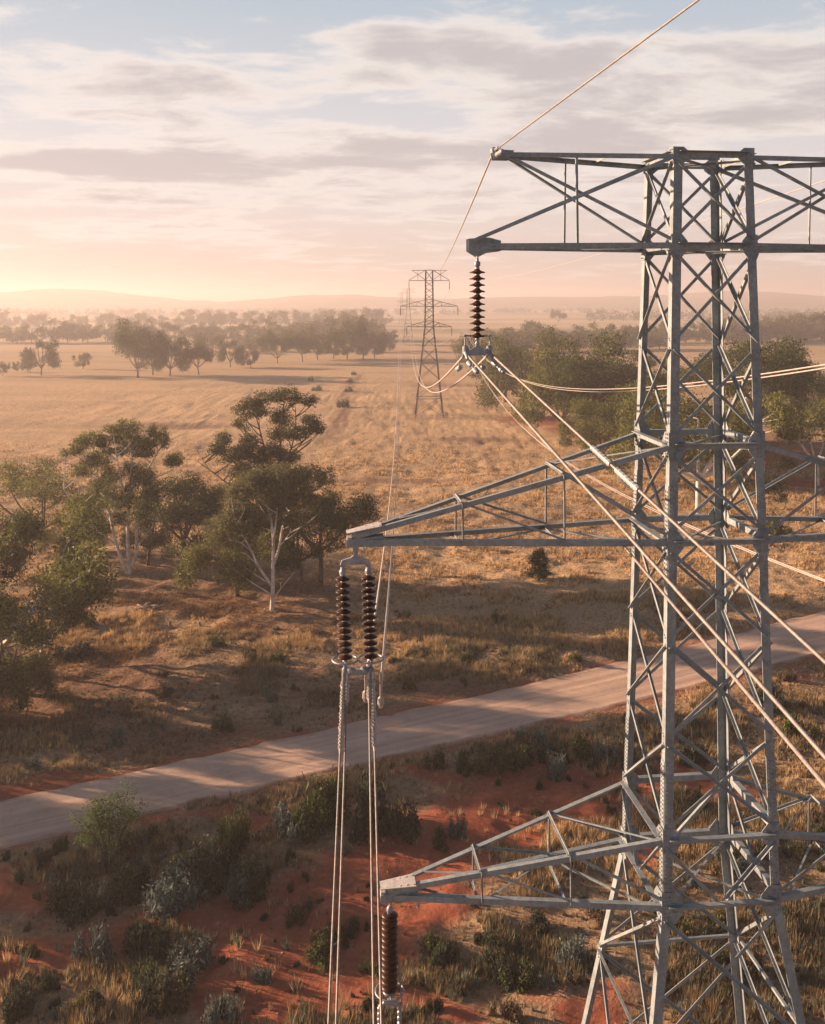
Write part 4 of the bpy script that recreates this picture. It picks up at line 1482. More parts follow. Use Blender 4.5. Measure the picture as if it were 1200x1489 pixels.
DARK = ((0.016, 0.028, 0.008), (0.080, 0.095, 0.026))
OLIVE = ((0.026, 0.040, 0.010), (0.180, 0.180, 0.046))
near_v = [gum(21, 10, 8.0, 6, 0, 0.9, 0.28, pal=OLIVE, flat=0.85, bark='bark_white'), gum(22, 8, 6.5, 4, 0, 1.1, 0.25, pal=DARK, flat=0.9, low=True), gum(23, 11, 9, 5, 0, 0.9, 0.35, pal=DARK, flat=0.8),
          gum(24, 9, 8, 6, 0, 1.1, 0.18, pal=OLIVE, flat=0.9, low=True), gum(25, 8.5, 9.5, 6, 0, 0.55, 0.22, pal=OLIVE, flat=0.75)]
NV_H = [10, 8, 11, 9, 8.5]


def T_(px, py, top, v, label, rz=None, group=near_g, name='gum_tree', wid=None, vs=None, hs_=None, cat='tree'):
    x, d = G(px, py)
    hgt = (py - top) / F * d
    vs = vs or near_v
    hs_ = hs_ or NV_H
    s = hgt / hs_[v] / 0.93
    slim = 0.8 if hs_ is not NV_H else 1.0
    return place_tree(name, vs[v], x, d, s * slim, rz if rz is not None else (px * 1.7) % 6.28, label, cat, group, 1 / slim)


T_(63, 795, 690, 4, 'thin open tree with a forked dark trunk near the picture edge, golden grass behind')
T_(262, 838, 706, 2, 'dense dark green tree between the many-stemmed gum and the white-trunked gum')
T_(215, 820, 735, 1, 'low dark tree tucked against the many-stemmed gum')
T_(318, 850, 730, 1, 'dark bushy tree just behind the white-trunked gum, misty side')
T_(345, 868, 745, 3, 'round olive tree at the foot of the white-trunked gum, on its misty side')
T_(466, 850, 716, 2, 'slender dark-stemmed tree on the tower side of the white-trunked gum')
T_(438, 846, 745, 1, 'short dark tree close behind the white-trunked gum, tower side')
T_(112, 815, 740, 3, 'small hazy tree between the open tree and the many-stemmed gum')
T_(8, 1000, 775, 0, 'leafy olive tree in the dark clump at the picture edge beside the road')
T_(58, 985, 850, 0, 'pale-stemmed tree at the open side of the dark clump by the road')
T_(-60, 940, 760, 2, 'dark tall tree at the very edge of the picture above the road')
T_(30, 1030, 940, 3, 'low rounded tree at the foot of the dark clump by the road')
T_(-14, 1040, 905, 1, 'dark low tree at the picture edge nearest the road')
T_(8, 840, 765, 1, 'small dark tree behind the clump at the picture edge')

# trees beyond the tower, near side of the paddock
mg = 'trees along the creek behind the tower'
T_(818, 640, 497, 3, 'big rounded dark tree directly beside the hanging string, wide olive crown', group=mg)
T_(862, 655, 520, 2, 'tree with a crooked dark trunk leaning out over bare soil', group=mg)
T_(760, 600, 492, 3, 'broad tree overlapping the big rounded one, on its misty side', group=mg)
T_(735, 585, 496, 1, 'first dark tree of the creek line, next to the open paddock', group=mg)
T_(905, 668, 560, 3, 'bright olive tree just before the tower leg', group=mg)
T_(880, 672, 585, 3, 'smaller olive tree under the leaning one', group=mg)
T_(1015, 745, 585, 0, 'gum with a pale crooked trunk seen through the middle of the tower', group=mg)
T_(985, 700, 560, 3, 'olive tree seen through the lattice beside the front leg', group=mg)
T_(1040, 690, 590, 1, 'dark tree seen through the lattice low behind the pale-trunked gum', group=mg)
T_(1100, 655, 500, 2, 'tall dark tree with layered crown just past the tower', group=mg)
T_(1075, 620, 520, 0, 'loose tree behind the tower corner', group=mg)
T_(1165, 640, 545, 1, 'dark leafy tree among scrub at the picture edge', group=mg)
T_(1195, 625, 535, 3, 'rounded tree cut by the picture edge above the white-stemmed gum', group=mg)
T_(1190, 705, 592, 0, 'white-stemmed gum at the picture edge above the arm', group=mg)
T_(1135, 600, 525, 1, 'dense dark tree farther back past the tower', group=mg)
T_(945, 640, 540, 0, 'tree seen in the gap between the two near legs', group=mg)
T_(960, 590, 515, 1, 'dark tree higher up in the gap between the near legs', group=mg)
T_(1105, 740, 660, 1, 'low dark bush-like tree at the tower corner above the middle arm', group=mg)

# trees outside the picture, upwind of the foreground: their long shadows fall across it
for i, (x, y, s) in enumerate([(-37, 63, .9), (-45, 70, 1.1), (-53, 62, 1.0), (-62, 74, 1.2), (-70, 66, 1.1), (-42, 56, .7), (-92, 74, 1.2), (-56, 52, 1.0), (-72, 54, 1.1)]):
    place_tree('gum_tree', near_v[i % 4], x, y, s, i * 1.3, 'roadside gum standing outside the picture on the misty side', 'tree', 'roadside gums outside the picture')

# mid distance
mid_v = [gum(31 + k, 14, 10 + (k % 3) * 1.5, 6, 1, 1.0, 0.16 + 0.05 * (k % 2), pal=(((0.030, 0.038, 0.014), (0.13, 0.13, 0.042)) if k % 2 else DARK), flat=1.0, low=(k % 3 != 2)) for k in range(6)]
MVH = [14] * 6
mp = 'paddock trees standing in the mist'
for i, (px, py, top, lb) in enumerate([
    (60, 546, 487, 'wide dark tree standing alone in the misty paddock near the picture edge'), (121, 537, 514, 'low round tree in the misty paddock, between two taller groups'),
    (200, 549, 480, 'tallest ragged tree of the misty paddock group'), (222, 545, 492, 'ragged tree leaning against the tallest of the misty group'),
    (247, 547, 487, 'tree with an open stem, middle of the misty paddock row'), (289, 545, 497, 'rounded tree on two stems in the misty paddock row'),
    (335, 534, 490, 'upright egg-shaped tree standing apart in the misty paddock'), (365, 535, 509, 'small round tree next to the egg-shaped one'),
    (404, 528, 488, 'low spreading tree at the start of the dense misty belt'), (4, 547, 524, 'small tree cut by the picture edge in the mist'), (26, 541, 527, 'tiny round bush-like tree in the mist by the edge'),
    (440, 526, 482, 'tree in the dense belt over a sunlit gap'), (462, 523, 478, 'hazy tree in the dense belt, second after the sunlit gap'), (485, 521, 484, 'short hazy tree in the dense belt'),
    (505, 522, 470, 'tall hazy tree near the open end of the dense belt'), (528, 523, 478, 'dark rounded tree near the end of the dense belt'), (545, 521, 485, 'last tree at the open end of the dense belt'),
    (515, 500, 462, 'tree rising behind the end of the dense belt')]):
    T_(px, py, top, i % 6, lb, group=mp, vs=mid_v, hs_=MVH)

# tree lines farther off, every tree an object of its own
far_v = [gum(51 + k, 13, 10 + 1.5 * (k % 3), 6, 2, 1.1, 0.14, pal=((0.045, 0.050, 0.020), (0.17, 0.165, 0.065)), flat=1.05, low=True) for k in range(6)]
rl = random.Random(77)


def row(x0, x1, y0, y1, n, hpx, label, group, name='gum_tree'):
    for i in range(n):
        px = x0 + (x1 - x0) * (i + rl.uniform(-.4, .4)) / max(1, n - 1)
        py = y0 + (y1 - y0) * (i / max(1, n - 1)) + rl.uniform(-1.5, 1.5)
        x, d = G(px, py)
        hgt = hpx * rl.uniform(0.72, 1.2) / F * d
        lb = label % rl.choice(('low rounded', 'tall', 'broad', 'ragged', 'narrow', 'dense'))
        place_tree(name, far_v[rl.randrange(6)], x, d, hgt / 12.2, rl.uniform(0, 6.28), lb, 'tree', group, rl.uniform(0.85, 1.1))


row(-30, 560, 501, 496, 30, 27, '%s hazy tree in the nearer misty tree line', 'trees of the nearer misty tree line')
row(300, 560, 512, 510, 10, 24, '%s hazy tree at the foot of the misty belt', 'trees at the foot of the misty belt')
row(-30, 560, 477, 473, 28, 20, '%s pale tree in the second misty tree line', 'trees of the second misty tree line')
row(700, 960, 512, 508, 18, 32, '%s brownish tree in the line behind the big rounded trees', 'trees of the line behind the hanging string')
row(720, 1230, 503, 496, 30, 27, '%s tree in the long dark belt behind the tower', 'trees of the long dark belt behind the tower')
row(672, 720, 530, 522, 3, 36, '%s hazy tree beside the line of pylons', 'trees beside the line of pylons')
row(1050, 1230, 500, 492, 16, 34, '%s tree in the dense belt past the tower', 'trees of the dense belt past the tower')
row(1090, 1230, 600, 560, 8, 30, '%s scrubby tree on the grey ground past the tower', 'scrubby trees past the tower')
x_, d_ = G(812, 470)
place_tree('gum_tree', mid_v[2], x_, d_, 17 * d_ / F / 13, 1.0, 'lone round tree on the pale field above the tree belt', 'tree', None)

# far woodland, one mass of crowns
rngf = np.random.RandomState(9)
cl = []
for (y0, x0, x1, n, hh) in ((458, -60, 700, 150, 11), (449, -60, 1260, 260, 9), (455, 680, 1260, 120, 10), (466, 850, 1260, 60, 13), (443.5, -60, 1260, 260, 11)):
    for i in range(n):
        px = rngf.uniform(x0, x1)
        py = y0 + rngf.uniform(-1, 1) * 0.6
        x, d = G(px, py)
        r = rngf.uniform(5, 9)
        cl.append((x, d + rngf.uniform(-30, 30), hh * 0.5, r, r, hh * rngf.uniform(0.42, 0.62)))
wm = crown_mesh('far_woodland', cl, 4, 3.6, 0.55, (0.03, 0.036, 0.014), (0.09, 0.095, 0.04))
tag(link('far_woodland', wm), 'far belts of woodland fading into the haze below the hills', 'woodland', kind='stuff')


# ------------------------------------------------------------------ shrubs
def shrub_mesh(seed, r, h, leaf, pal, upright=0.0, n=1500):
    """leafy shoots fanning out from several centres; ragged outline, gaps between shoots"""
    rng = np.random.RandomState(seed)
    pts, ton = [], []
    k = rng.randint(4, 8)
    cs = [(math.cos(a) * q, math.sin(a) * q, sc) for a, q, sc in zip(rng.uniform(0, 6.28, k), rng.uniform(0.1, 0.75, k) * r, rng.uniform(0.45, 1.0, k))]
    ns = n // 9
    for i in range(ns):
        c = cs[i % k]
        a = rng.uniform(0, 6.28)
        el = rng.uniform(0.10, 1.45)
        L = c[2] * rng.uniform(0.35, 1.0)
        d = np.array([math.cos(a) * math.cos(el) * r * 0.62, math.sin(a) * math.cos(el) * r * 0.62, math.sin(el) * h * 0.95]) * L
        t = rng.uniform(0.25, 1.05, 9)[:, None]
        p = np.array([c[0], c[1], 0.03]) + d * t + rng.normal(size=(9, 3)) * 0.045 * (0.5 + t)
        p[:, 2] = np.maximum(p[:, 2], 0.02)
        pts.append(p)
        ton.append(np.clip(rng.normal(0.45, 0.28) + rng.normal(0, .1, 9) + (t[:, 0] - .7) * .2, 0, 1))
    p = np.concatenate(pts)
    t = np.concatenate(ton)[:, None]
    cc = np.array(pal[0]) * (1 - t) + np.array(pal[1]) * t
    V, f, co = leaf_quads(p, rng, leaf, cc, droop=-upright)
    return np_mesh('foliage', V, f, M['shrub'], co)


BLUE = ((0.040, 0.062, 0.060), (0.21, 0.26, 0.24))
GREEN = ((0.022, 0.034, 0.012), (0.12, 0.145, 0.045))
OLV = ((0.055, 0.055, 0.022), (0.20, 0.19, 0.07))
BROWN = ((0.06, 0.045, 0.028), (0.20, 0.15, 0.09))
DK = ((0.014, 0.022, 0.014), (0.075, 0.095, 0.060))


def stems_mesh(seed, r, h):
    rng = random.Random(seed)
    mb = MB()
    for i in range(7):
        a = rng.uniform(0, 6.28)
        q = r * rng.uniform(.3, .7)
        mb.tube(bez((0, 0, -0.1), (math.cos(a) * q, math.sin(a) * q, h * rng.uniform(.5, .85)), (0, 0, .1 * h), 3), [0.03, 0.022, 0.016, 0.008], 4, False)
    o = mb.build('stems', M['bark_dark'], None)
    me = o.data
    bpy.data.objects.remove(o)
    return me


SH = {'blue': [shrub_mesh(61 + k, 1.0, 1.0, 0.13, BLUE, 0.6, 2900) for k in range(3)], 'green': [shrub_mesh(71 + k, 1.0, 1.0, 0.14, GREEN, 0.5, 2900) for k in range(3)],
      'olive': [shrub_mesh(81 + k, 1.0, 1.0, 0.13, OLV, 0.6, 2400) for k in range(2)], 'brown': [shrub_mesh(85 + k, 1.0, 0.9, 0.15, BROWN, 1.2, 1500) for k in range(2)],
      'dark': [shrub_mesh(91 + k, 1.0, 1.0, 0.14, DK, 0.5, 3200) for k in range(3)]}
STM = stems_mesh(3, 1, 1)
WORDS = {'blue': 'blue-grey saltbush', 'green': 'dark green shrub', 'olive': 'yellowish olive shrub', 'brown': 'dry brown shrub', 'dark': 'near-black low bush'}
rsh = random.Random(404)


def shrub(px, py, wpx, hpx, kind, label, group='shrubs of the foreground', cat='shrub'):
    x, d = G(px, py)
    sx_ = wpx / 2 / F * d
    sz = hpx / F * d * 1.35
    me = rsh.choice(SH[kind])
    root = empty('saltbush' if kind == 'blue' else 'shrub', (x, d, float(height(x, d)) - 0.03), rsh.uniform(0, 6.28))
    root.scale = (sx_, sx_ * rsh.uniform(.85, 1.15), sz)
    link('foliage', me, root)
    if wpx > 34:
        link('stems', STM, root)
    return tag(root, label, cat, group)


# bushes one can pick out, each with its own words
for a in [
    
    (470, 1200, 110, 75, 'green', 'big dark green bush just below the road, behind the pale cables'),
    (540, 1212, 100, 70, 'dark', 'big shadowy bush beside the pale cables, on the red soil'),
    (575, 1222, 70, 50, 'dark', 'end bush of the dark clump, where the red soil starts'),
    (430, 1215, 70, 40, 'blue', 'grey saltbush at the near side of the dark clump'),
    (340, 1250, 60, 62, 'green', 'upright grey-green bush standing above the long dark thicket'),
    (300, 1290, 110, 60, 'dark', 'wide dark bush in the middle of the long thicket'),
    (250, 1310, 120, 50, 'blue', 'feathery blue-grey bush at the front of the long thicket'),
    (365, 1300, 100, 45, 'dark', 'dark bush at the end of the long thicket'),
    (350, 1312, 46, 44, 'blue', 'round pale blue-grey saltbush in the front of the thicket'),
    (190, 1300, 80, 40, 'dark', 'dark bush under the small roadside tree'),
    (90, 1330, 90, 45, 'dark', 'dark bush near the corner of the picture'),
    (140, 1395, 70, 50, 'blue', 'grey-green bush with broad leaves on red soil near the corner'),
    (205, 1385, 90, 50, 'dark', 'dark rounded bush in front of the broad-leaved one'),
    (270, 1415, 90, 50, 'blue', 'blue-grey bush spreading over the red soil'),
    (245, 1455, 70, 46, 'olive', 'bush with yellow-green tips near the bottom'),
    (320, 1489, 60, 50, 'blue', 'round blue saltbush at the bottom of the picture'),
    (470, 1385, 80, 24, 'green', 'flat green bush on the open red soil beside the cables'),
    (445, 1330, 60, 22, 'brown', 'flat dry bush at the upper side of the open red soil'),
    (30, 1478, 60, 44, 'dark', 'dark bush in the bottom corner'),
    (663, 1222, 32, 34, 'blue', 'bluish saltbush standing alone on red soil above the lowest arm'),
    (640, 1232, 44, 22, 'green', 'low green bush next to the lone saltbush'),
    (760, 1112, 60, 30, 'green', 'bright green bush at the near edge of the road verge'),
    (710, 1122, 70, 28, 'olive', 'yellow-tipped bush at the verge beside the bright green one'),
    (800, 1108, 60, 30, 'dark', 'dark bush along the road verge, before the tower'),
    (850, 1100, 60, 30, 'green', 'green bush along the road verge, close to the tower leg'),
    (885, 1108, 40, 34, 'blue', 'blue-grey saltbush next to the tower leg below the road'),
    (985, 1365, 56, 44, 'olive', 'rounded pale olive bush seen inside the tower below the lowest arm'),
    (1045, 1345, 40, 30, 'olive', 'small yellowish bush seen inside the tower'),
    (1125, 1035, 60, 40, 'dark', 'dark bush among lit grass past the tower, below the road'),
    (1170, 1075, 60, 34, 'green', 'green bush past the tower at the picture edge'),
    (1010, 1105, 60, 36, 'dark', 'dark bush seen through the tower below the road'),
    (1020, 1180, 50, 34, 'dark', 'dark bush on red soil seen through the tower'),
    (645, 1400, 50, 28, 'dark', 'dark tussock bush beside the rounded insulator'),
    (720, 1395, 60, 30, 'dark', 'dark scrubby bush in the rough grass below the lowest arm'),
    (127, 912, 26, 26, 'green', 'small bush beside the dark clump above the road'),
    (105, 955, 80, 20, 'dark', 'flat dark bush at the foot of the clump by the road'),
    (1130, 780, 60, 30, 'green', 'green bush in the grass past the tower, under the middle arm'),
    (1080, 700, 50, 30, 'dark', 'dark bush behind the tower on bare ground'),
    (500, 592, 22, 12, 'green', 'small bush at the near end of the dotted scrub line in the paddock'),
    (507, 570, 14, 8, 'green', 'second bush of the dotted scrub line in the paddock'),
    (509, 556, 12, 7, 'green', 'third bush of the dotted scrub line in the paddock'),
    (514, 545, 10, 6, 'green', 'farthest bush of the dotted scrub line in the paddock'),
    (451, 554, 12, 8, 'green', 'tiny lone bush in the paddock before the misty belt'),
    (462, 568, 26, 9, 'green', 'low flat bush in the paddock above the tall gum'),
    (752, 575, 20, 9, 'brown', 'rusty fallen thicket at the upper edge of the creek line'),
    (785, 606, 26, 11, 'brown', 'rusty fallen thicket lower on the bare soil by the creek line'),
]:
    shrub(*a[:5], a[5])
rr_ = random.Random(12)
zones = [((20, 1228), (410, 1318), 34), ((0, 1215), (420, 1489), 62), ((420, 1180), (620, 1489), 14), ((600, 1070), (900, 1130), 16), ((600, 1290), (900, 1489), 26), ((960, 980), (1200, 1489), 34), ((640, 900), (900, 1000), 14), ((150, 880), (600, 1080), 26), ((0, 1060), (200, 1130), 8)]
for (x0, y0), (x1, y1), n in zones:
    k = 0
    tries = 0
    while k < n and tries < n * 20:
        tries += 1
        px, py = rr_.uniform(x0, x1), rr_.uniform(y0, y1)
        x, d = G(px, py)
        rd, dt, e = ground_masks(np.array([x]), np.array([d]))
        if e[0] < 0.8 or (rd[0] > 0.5 and rr_.random() < 0.75):
            continue
        if ((py - y0) > 0 and x0 == 0 and y0 == 1215 and py < 1290 and px < 120):
            pass
        big_s = rr_.random() < 0.25
        w = (rr_.uniform(38, 64) if big_s else rr_.uniform(12, 32)) * (py - 435) / 900
        kind = rr_.choice(('dark', 'dark', 'blue', 'green', 'dark') if y0 == 1228 else ('blue', 'dark', 'dark', 'green', 'brown', 'blue') if y0 > 1050 else ('brown', 'brown', 'green', 'blue'))
        where = ('in the long thicket below the road' if y0 == 1228 else 'on the shaded slope below the road' if px < 420 and py > 1150 else 'beside the long pale cables' if px < 620 and py > 1150 else 'on the verge just below the road' if py < 1140 and y0 > 1050 and px > 500
                 else 'under the lowest arm' if px < 930 and py > 1200 else 'on the ground seen past the tower' if px > 930 else 'in the grass above the road')
        size = 'wide' if big_s else ('small' if w > 20 else 'tiny')
        shrub(px, py, w, w * rr_.uniform(0.45, 0.75), kind, '%s %s %s' % (size, WORDS[kind], where), '%s plants %s' % (WORDS[kind], where))
        k += 1
# pebble-sized tussocks scattered on the bare red soil
for i in range(40):
    px, py = rr_.uniform(330, 560), rr_.uniform(1260, 1480)
    if i > 26:
        px, py = rr_.uniform(680, 900), rr_.uniform(1120, 1190)
    w = rr_.uniform(8, 20)
    where = 'on the open red soil beside the cables' if i <= 26 else 'on the red soil below the road verge'
    kd = ('dark', 'brown', 'green')[i % 3]
    shrub(px, py, w, w * rr_.uniform(0.4, 0.8), kd, 'tiny %s tussock %s' % ({'dark': 'blackish', 'brown': 'dry brown', 'green': 'green'}[kd], where), 'tiny tussocks on red soil')

# the one dark dense bush alone in the grass
x, d = G(784, 843)
root = empty('dense_bush', (x, d, float(height(x, d))), 0.4)
rb = random.Random(31)
cl = []
for k in range(34):
    t = rb.random()
    a = rb.uniform(0, 6.28)
    q = (1.35 - 0.75 * t) * rb.uniform(0.35, 0.95)
    r = rb.uniform(0.32, 0.55)
    cl.append((math.cos(a) * q, math.sin(a) * q, 0.4 + 2.7 * t, r, r, r * 0.8))
MB().tube([(0, 0, -.1), (0, 0, 1.4), (0.1, 0, 2.9)], [0.12, 0.09, 0.03], 7).build('stem', M['bark_dark'], root)
link('foliage', crown_mesh('foliage', cl, 45, 0.20, 1.0, (0.012, 0.024, 0.010), (0.055, 0.080, 0.026)), root)
tag(root, 'dense dark green bush alone in the golden grass under the middle arm', 'bush')

# small roadside tree in the corner
SMALL = ((0.024, 0.045, 0.016), (0.10, 0.14, 0.045))
x, d = G(158, 1277)
root = empty('small_tree', (x, d, float(height(x, d))))
mb = MB()
cl = []
rs_ = random.Random(8)
base_forks = [(-.9, 2.6), (-.45, 3.5), (.1, 3.2), (.5, 4.1), (1.0, 3.6), (.9, 2.7), (-.2, 2.5), (.55, 2.9), (-.6, 2.9), (.75, 4.0), (1.2, 3.1), (-1.15, 3.3), (0.0, 3.8), (-.75, 3.7)]
for i, (fx, fz) in enumerate(base_forks):
    dy = rs_.uniform(-1.1, 1.1)
    p0 = Vector((0.02 * i - .1, 0, -0.1))
    p1 = Vector((fx, dy, fz))
    mb.tube(bez(p0, p1, (-fx * .32, -dy * .2, 0.1), 6), [0.075, 0.066, 0.055, 0.046, 0.036, 0.026, 0.014], 6, False)
    r = rs_.uniform(.48, .72)
    cl.append((p1.x, p1.y, p1.z, r, r, r * 0.85))
    cl.append((p1.x * .8 + rs_.uniform(-.3, .3), p1.y + rs_.uniform(-.4, .4), p1.z - rs_.uniform(.3, .8), r * .8, r * .8, r * .7))
mb.build('trunk', M['bark_dark'], root, True)
link('crown', crown_mesh('crown', cl, 44, 0.12, 0.30, *SMALL), root)
tag(root, 'small bright green tree with thin dark stems beside the dirt road', 'tree')

# dead wood
def branch_pile(px, py, s, n, label, mat='wood'):
    x, d = G(px, py)
    z = float(height(x, d))
    rng = random.Random(int(px))
    mb = MB()
    for i in range(n):
        a = rng.uniform(0, 6.28)
        L = s * rng.uniform(.5, 1.2)
        c = Vector((rng.uniform(-.5, .5) * s, rng.uniform(-.4, .4) * s, 0.08))
        e = c + Vector((math.cos(a) * L, math.sin(a) * L, rng.uniform(.05, .7) * s * .5))
        mb.tube(bez(c, e, (0, 0, .2 * s * rng.uniform(0, 1)), 4), [.09 * s, .08 * s, .065 * s, .045 * s, .02 * s], 6)
    o = mb.build('fallen_branch', M[mat], None, True)
    o.location = (x, d, z)
    return tag(o, label, 'fallen branch', 'dead wood on the ground')


branch_pile(212, 886, 1.3, 7, 'tangle of pale fallen branches on the bare ground between clump and road')
branch_pile(190, 893, 0.7, 3, 'small pale stick pile beside the larger tangle')
branch_pile(152, 852, 0.6, 3, 'whitish broken wood at the foot of the many-stemmed gum')
branch_pile(752, 577, 3.0, 5, 'rusty brown fallen limb near the creek line')
branch_pile(600, 520 + 30, 1.0, 2, 'grey stick lying in the open paddock')
for px, py, h, r, lb in ((461, 880, 1.15, 0.07, 'short crooked white stake standing past the white-trunked gum'), (247, 908, 0.45, 0.16, 'pale cut stump on the bare ground'), (121, 855, 0.7, 0.05, 'thin pale stake near the many-stemmed gum'), (290, 906, 0.35, 0.14, 'low grey stump beyond the pale one')):
    x, d = G(px, py)
    mb = MB().tube([(0, 0, -0.1), (0.05, 0, h * .4), (-.04, 0, h * .75), (0.03, 0, h)], [r * 1.2, r, r * .9, r * .6], 8)
    o = mb.build('wooden_stump' if h < .6 else 'wooden_stake', M['wood'], None, True)
    o.location = (x, d, float(height(x, d)))
    tag(o, lb, 'stump' if h < .6 else 'stake', 'dead wood on the ground')


# ------------------------------------------------------------------ grass
def grass_field(name, n_try, ylo, yhi, hlo, hhi, blades, wid, seed, keep, kind_, label, area=1.12, tone=None):
    rng = np.random.RandomState(seed)
    # uniform over the ground between two distances, a little wider than the picture
    y = np.sqrt(rng.rand(n_try) * (yhi ** 2 - ylo ** 2) + ylo ** 2)
    x = (rng.rand(n_try) - 0.5) * 0.857 * area * y
    rd, dt, e = ground_masks(x, y)
    n1 = fbm(x / 3.1 + 3, y / 3.1, 4)
    n2 = fbm(x / 15 + 13, y / 15 + 4, 3)
    p = keep(x, y, rd, dt, e, n1, n2)
    ok = (rng.rand(n_try) < p) & (e > 0.15)
    x, y, rd, n1, n2, dt, e = x[ok], y[ok], rd[ok], n1[ok], n2[ok], dt[ok], e[ok]
    n = len(x)
    z = height(x, y)
    lump = 0.45 + 1.1 * sstep(0.35, 0.7, n1)
    h = (hlo + (hhi - hlo) * rng.rand(n)) * lump
    h *= np.where(e < 1.5, 0.6, 1.0) * (1 - 0.5 * dt)
    green = sstep(0.46, 0.62, n2 + rng.normal(0, .05, n)) * (y < 95)
    t = rng.rand(n)[:, None]
    gold = np.array([0.42, 0.285, 0.145]) * (1 - t) + np.array([0.72, 0.53, 0.30]) * t
    grey = np.array([0.13, 0.115, 0.070]) * (1 - t) + np.array([0.27, 0.235, 0.15]) * t
    brown = np.array([0.16, 0.095, 0.05]) * (1 - t) + np.array([0.30, 0.19, 0.10]) * t
    near = (1 - sstep(74, 100, y))[:, None]
    g2 = np.clip(green[:, None] * 0.7 + near * 0.15, 0, 1)
    colr = gold * (1 - g2) + grey * g2
    br = ((rng.rand(n) < 0.22) | (dt > 0.5))[:, None]
    colr = np.where(br, brown, colr)
    if tone:
        colr = tone(colr, n, rng)
    # blades
    k = blades
    tx, ty, tz, th = [np.repeat(a, k) for a in (x, y, z, h)]
    m = n * k
    a = rng.rand(m) * 6.283
    tr = rng.rand(m) ** 0.7 * 0.42 * th
    lean = 0.15 + 0.75 * rng.rand(m)
    bx, by = tx + np.cos(a) * tr * 0.5, ty + np.sin(a) * tr * 0.5
    L = th * (0.55 + 0.6 * rng.rand(m))
    topx, topy = bx + np.cos(a) * L * lean * 0.6 + 0.06 * L, by + np.sin(a) * L * lean * 0.6
    topz = tz + L * np.sqrt(np.maximum(0.1, 1 - (lean * 0.6) ** 2))
    wa = a + 1.57 + rng.normal(0, .5, m)
    w = wid * (0.6 + 0.8 * rng.rand(m)) * (0.6 + th)
    V = np.empty((m, 3, 3))
    V[:, 0] = np.stack([bx - np.cos(wa) * w, by - np.sin(wa) * w, tz - 0.05], 1)
    V[:, 1] = np.stack([bx + np.cos(wa) * w, by + np.sin(wa) * w, tz - 0.05], 1)
    V[:, 2] = np.stack([topx, topy, topz], 1)
    cb = np.repeat(colr, k, axis=0) * (0.75 + 0.5 * rng.rand(m))[:, None]
    C3 = np.repeat(cb, 3, axis=0)
    me = np_mesh(name, V.reshape(-1, 3), np.arange(3 * m).reshape(m, 3), M['grass'], C3)
    o = link(name, me)
    print(name, n, 'tufts', m, 'blades')
    return tag(o, label, 'grass', kind=kind_)


grass_field('dry_grass', 80000, 37, 98, 0.22, 0.52, 13, 0.020, 1,
            lambda x, y, rd, dt, e, n1, n2: np.clip((0.25 + 1.2 * sstep(0.36, 0.6, n1)) * (1 - 0.97 * rd) * (1 - 0.72 * dt), 0, 1) * 0.85 + 0.004, 'stuff',
            'dry straw and grey-green grass tufts on both sides of the dirt road')
grass_field('paddock_grass', 125000, 92, 215, 0.20, 0.40, 7, 0.036, 2,
            lambda x, y, rd, dt, e, n1, n2: np.clip((0.25 + 1.1 * sstep(0.36, 0.6, n1)) * (1 - 0.95 * rd) * (1 - 0.8 * dt), 0, 1) * 0.95 * (1 - sstep(130, 215, y)), 'stuff',
            'golden dry grass of the open paddock')
SCRUB = [(60, 1270, 140, 60), (200, 1290, 180, 60), (330, 1290, 120, 50), (120, 1440, 160, 50), (300, 1400, 130, 40), (240, 1470, 160, 40), (20, 1420, 90, 60), (480, 1200, 120, 45), (560, 1230, 60, 30), (760, 1100, 150, 26),
         (880, 1100, 80, 30), (700, 1380, 120, 60), (820, 1400, 120, 80), (640, 1450, 90, 50), (1000, 1080, 160, 50), (1130, 1060, 120, 50), (1050, 1180, 120, 60), (1150, 1250, 90, 90), (1050, 1400, 150, 80), (420, 1470, 60, 26),
         (220, 1020, 150, 24), (60, 1080, 160, 24), (720, 960, 140, 16), (640, 1010, 120, 14)]


def grey_tone(colr, n, rng):
    t = rng.rand(n)[:, None]
    a = np.array([0.035, 0.052, 0.042]) * (1 - t) + np.array([0.17, 0.215, 0.165]) * t
    b = np.array([0.07, 0.065, 0.04]) * (1 - t) + np.array([0.20, 0.17, 0.10]) * t
    w = (rng.rand(n) < 0.4)[:, None]
    return np.where(w, b, a)


grass_field('low_scrub', 60000, 37, 92, 0.16, 0.48, 15, 0.034, 12,
            lambda x, y, rd, dt, e, n1, n2: np.clip(blob_mask(x, y, SCRUB, 0.5) * (0.1 + 1.3 * sstep(0.42, 0.6, n1)) * (1 - 0.99 * rd) * (e > 0.8), 0, 1) * 0.55 + 0.010 * (e > 0.8) * (rd < 0.2), 'stuff',
            'low grey-green and dry brown scrub covering the slope below the road', tone=grey_tone)

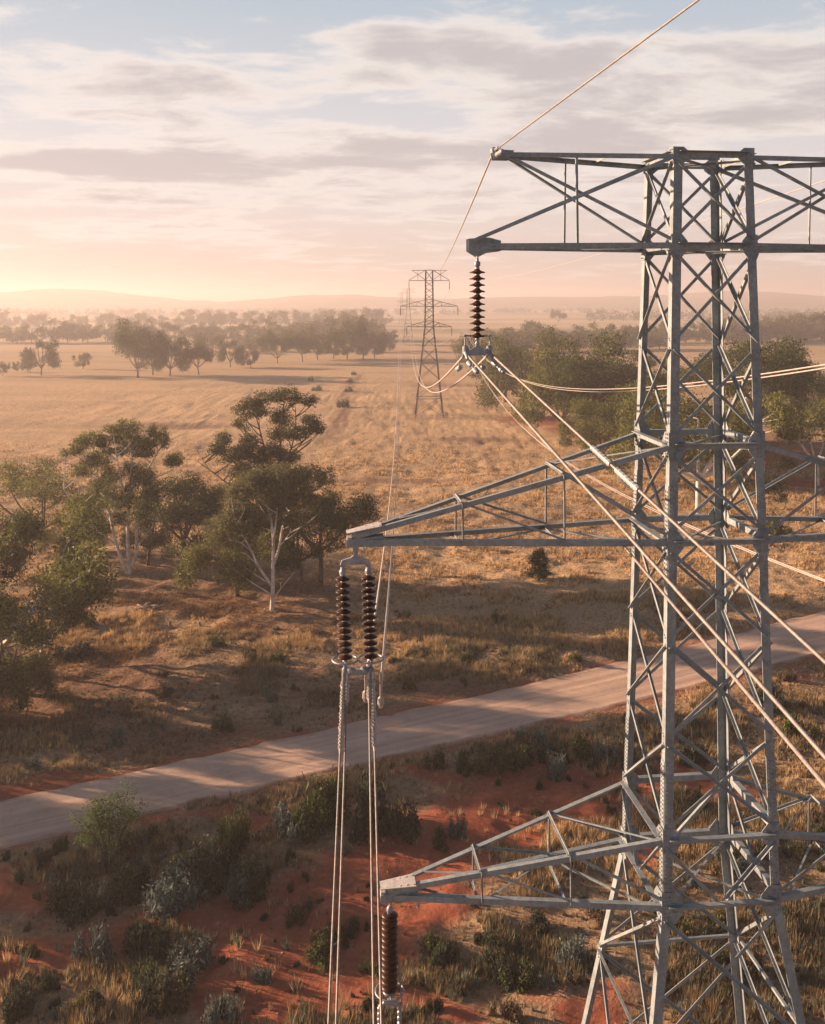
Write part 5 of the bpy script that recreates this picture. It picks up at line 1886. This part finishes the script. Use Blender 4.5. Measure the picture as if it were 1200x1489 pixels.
# loose stones on the bare soil and the verge
rngs = np.random.RandomState(6)
V, Fc, base_i = [], [], 0
xs = rngs.uniform(-28, 40, 5200)
ys = rngs.uniform(39, 92, 5200)
rd, dt, e = ground_masks(xs, ys)
ok = ((rd > 0.35) | (np.abs(e) < 0.6)) & (rngs.rand(5200) < 0.5) & (e > -0.5)
xs, ys = xs[ok], ys[ok]
zs = height(xs, ys) + np.where(e[ok] < 0.1, 0.02, 0)
oct_ = np.array([(1, 0, 0), (0, 1, 0), (-1, 0, 0), (0, -1, 0), (0, 0, 1), (0, 0, -1)], float)
of = np.array([(0, 1, 4), (1, 2, 4), (2, 3, 4), (3, 0, 4), (1, 0, 5), (2, 1, 5), (3, 2, 5), (0, 3, 5)])
for i in range(len(xs)):
    s = 0.02 + 0.06 * rngs.rand() ** 3
    a = rngs.rand() * 6.28
    o_ = oct_ * (1 + 0.35 * rngs.normal(size=(6, 1))) * np.array([s * 1.3, s, s * 0.7])
    c_, s_ = math.cos(a), math.sin(a)
    o_ = np.stack([o_[:, 0] * c_ - o_[:, 1] * s_, o_[:, 0] * s_ + o_[:, 1] * c_, o_[:, 2]], 1)
    V.append(o_ + (xs[i], ys[i], zs[i]))
    Fc.append(of + 6 * i)
M_stone = mat_plain('stone', (0.16, 0.085, 0.05), (0.42, 0.30, 0.22), 6, 0.9)
tag(link('loose_gravel', np_mesh('loose_gravel', np.concatenate(V), np.concatenate(Fc), M_stone)), 'small loose stones on the red soil and the road edge', 'gravel', kind='stuff')

# ------------------------------------------------------------------ haze
hz = MB().box((-6700, -300, -4), (6700, 7100, 82))
M_haze, T, out = new_mat('haze')
vol = T.n('ShaderNodeVolumePrincipled', {'Color': (0.76, 0.735, 0.79, 1), 'Density': HAZE_DENSITY, 'Anisotropy': 0.34})
T.t.links.new(vol.outputs[0], out.inputs['Volume'])
hzo = hz.build('haze', M_haze, None)
tag(hzo, 'thin warm haze in the morning air', 'haze', kind='stuff')

# ------------------------------------------------------------------ labels: where several share one, tell them apart by their order
ORD = ['first', 'second', 'third', 'fourth', 'fifth', 'sixth', 'seventh', 'eighth', 'ninth', 'tenth', 'eleventh', 'twelfth', 'thirteenth', 'fourteenth', 'fifteenth']
same = {}
for o in scene.objects:
    if o.parent is None and o.get('label') and o.get('group') and 'outside the picture' not in o['label'] and o.get('category') in ('tree', 'shrub'):
        same.setdefault(o['label'], []).append(o)
for lb, os_ in same.items():
    if 1 < len(os_) <= len(ORD):
        os_.sort(key=lambda o: o.location.x / max(1.0, o.location.y))
        for k, o in enumerate(os_):
            nl = '%s from the left: %s' % (ORD[k], lb)
            if len(nl.split()) <= 16:
                o['label'] = nl
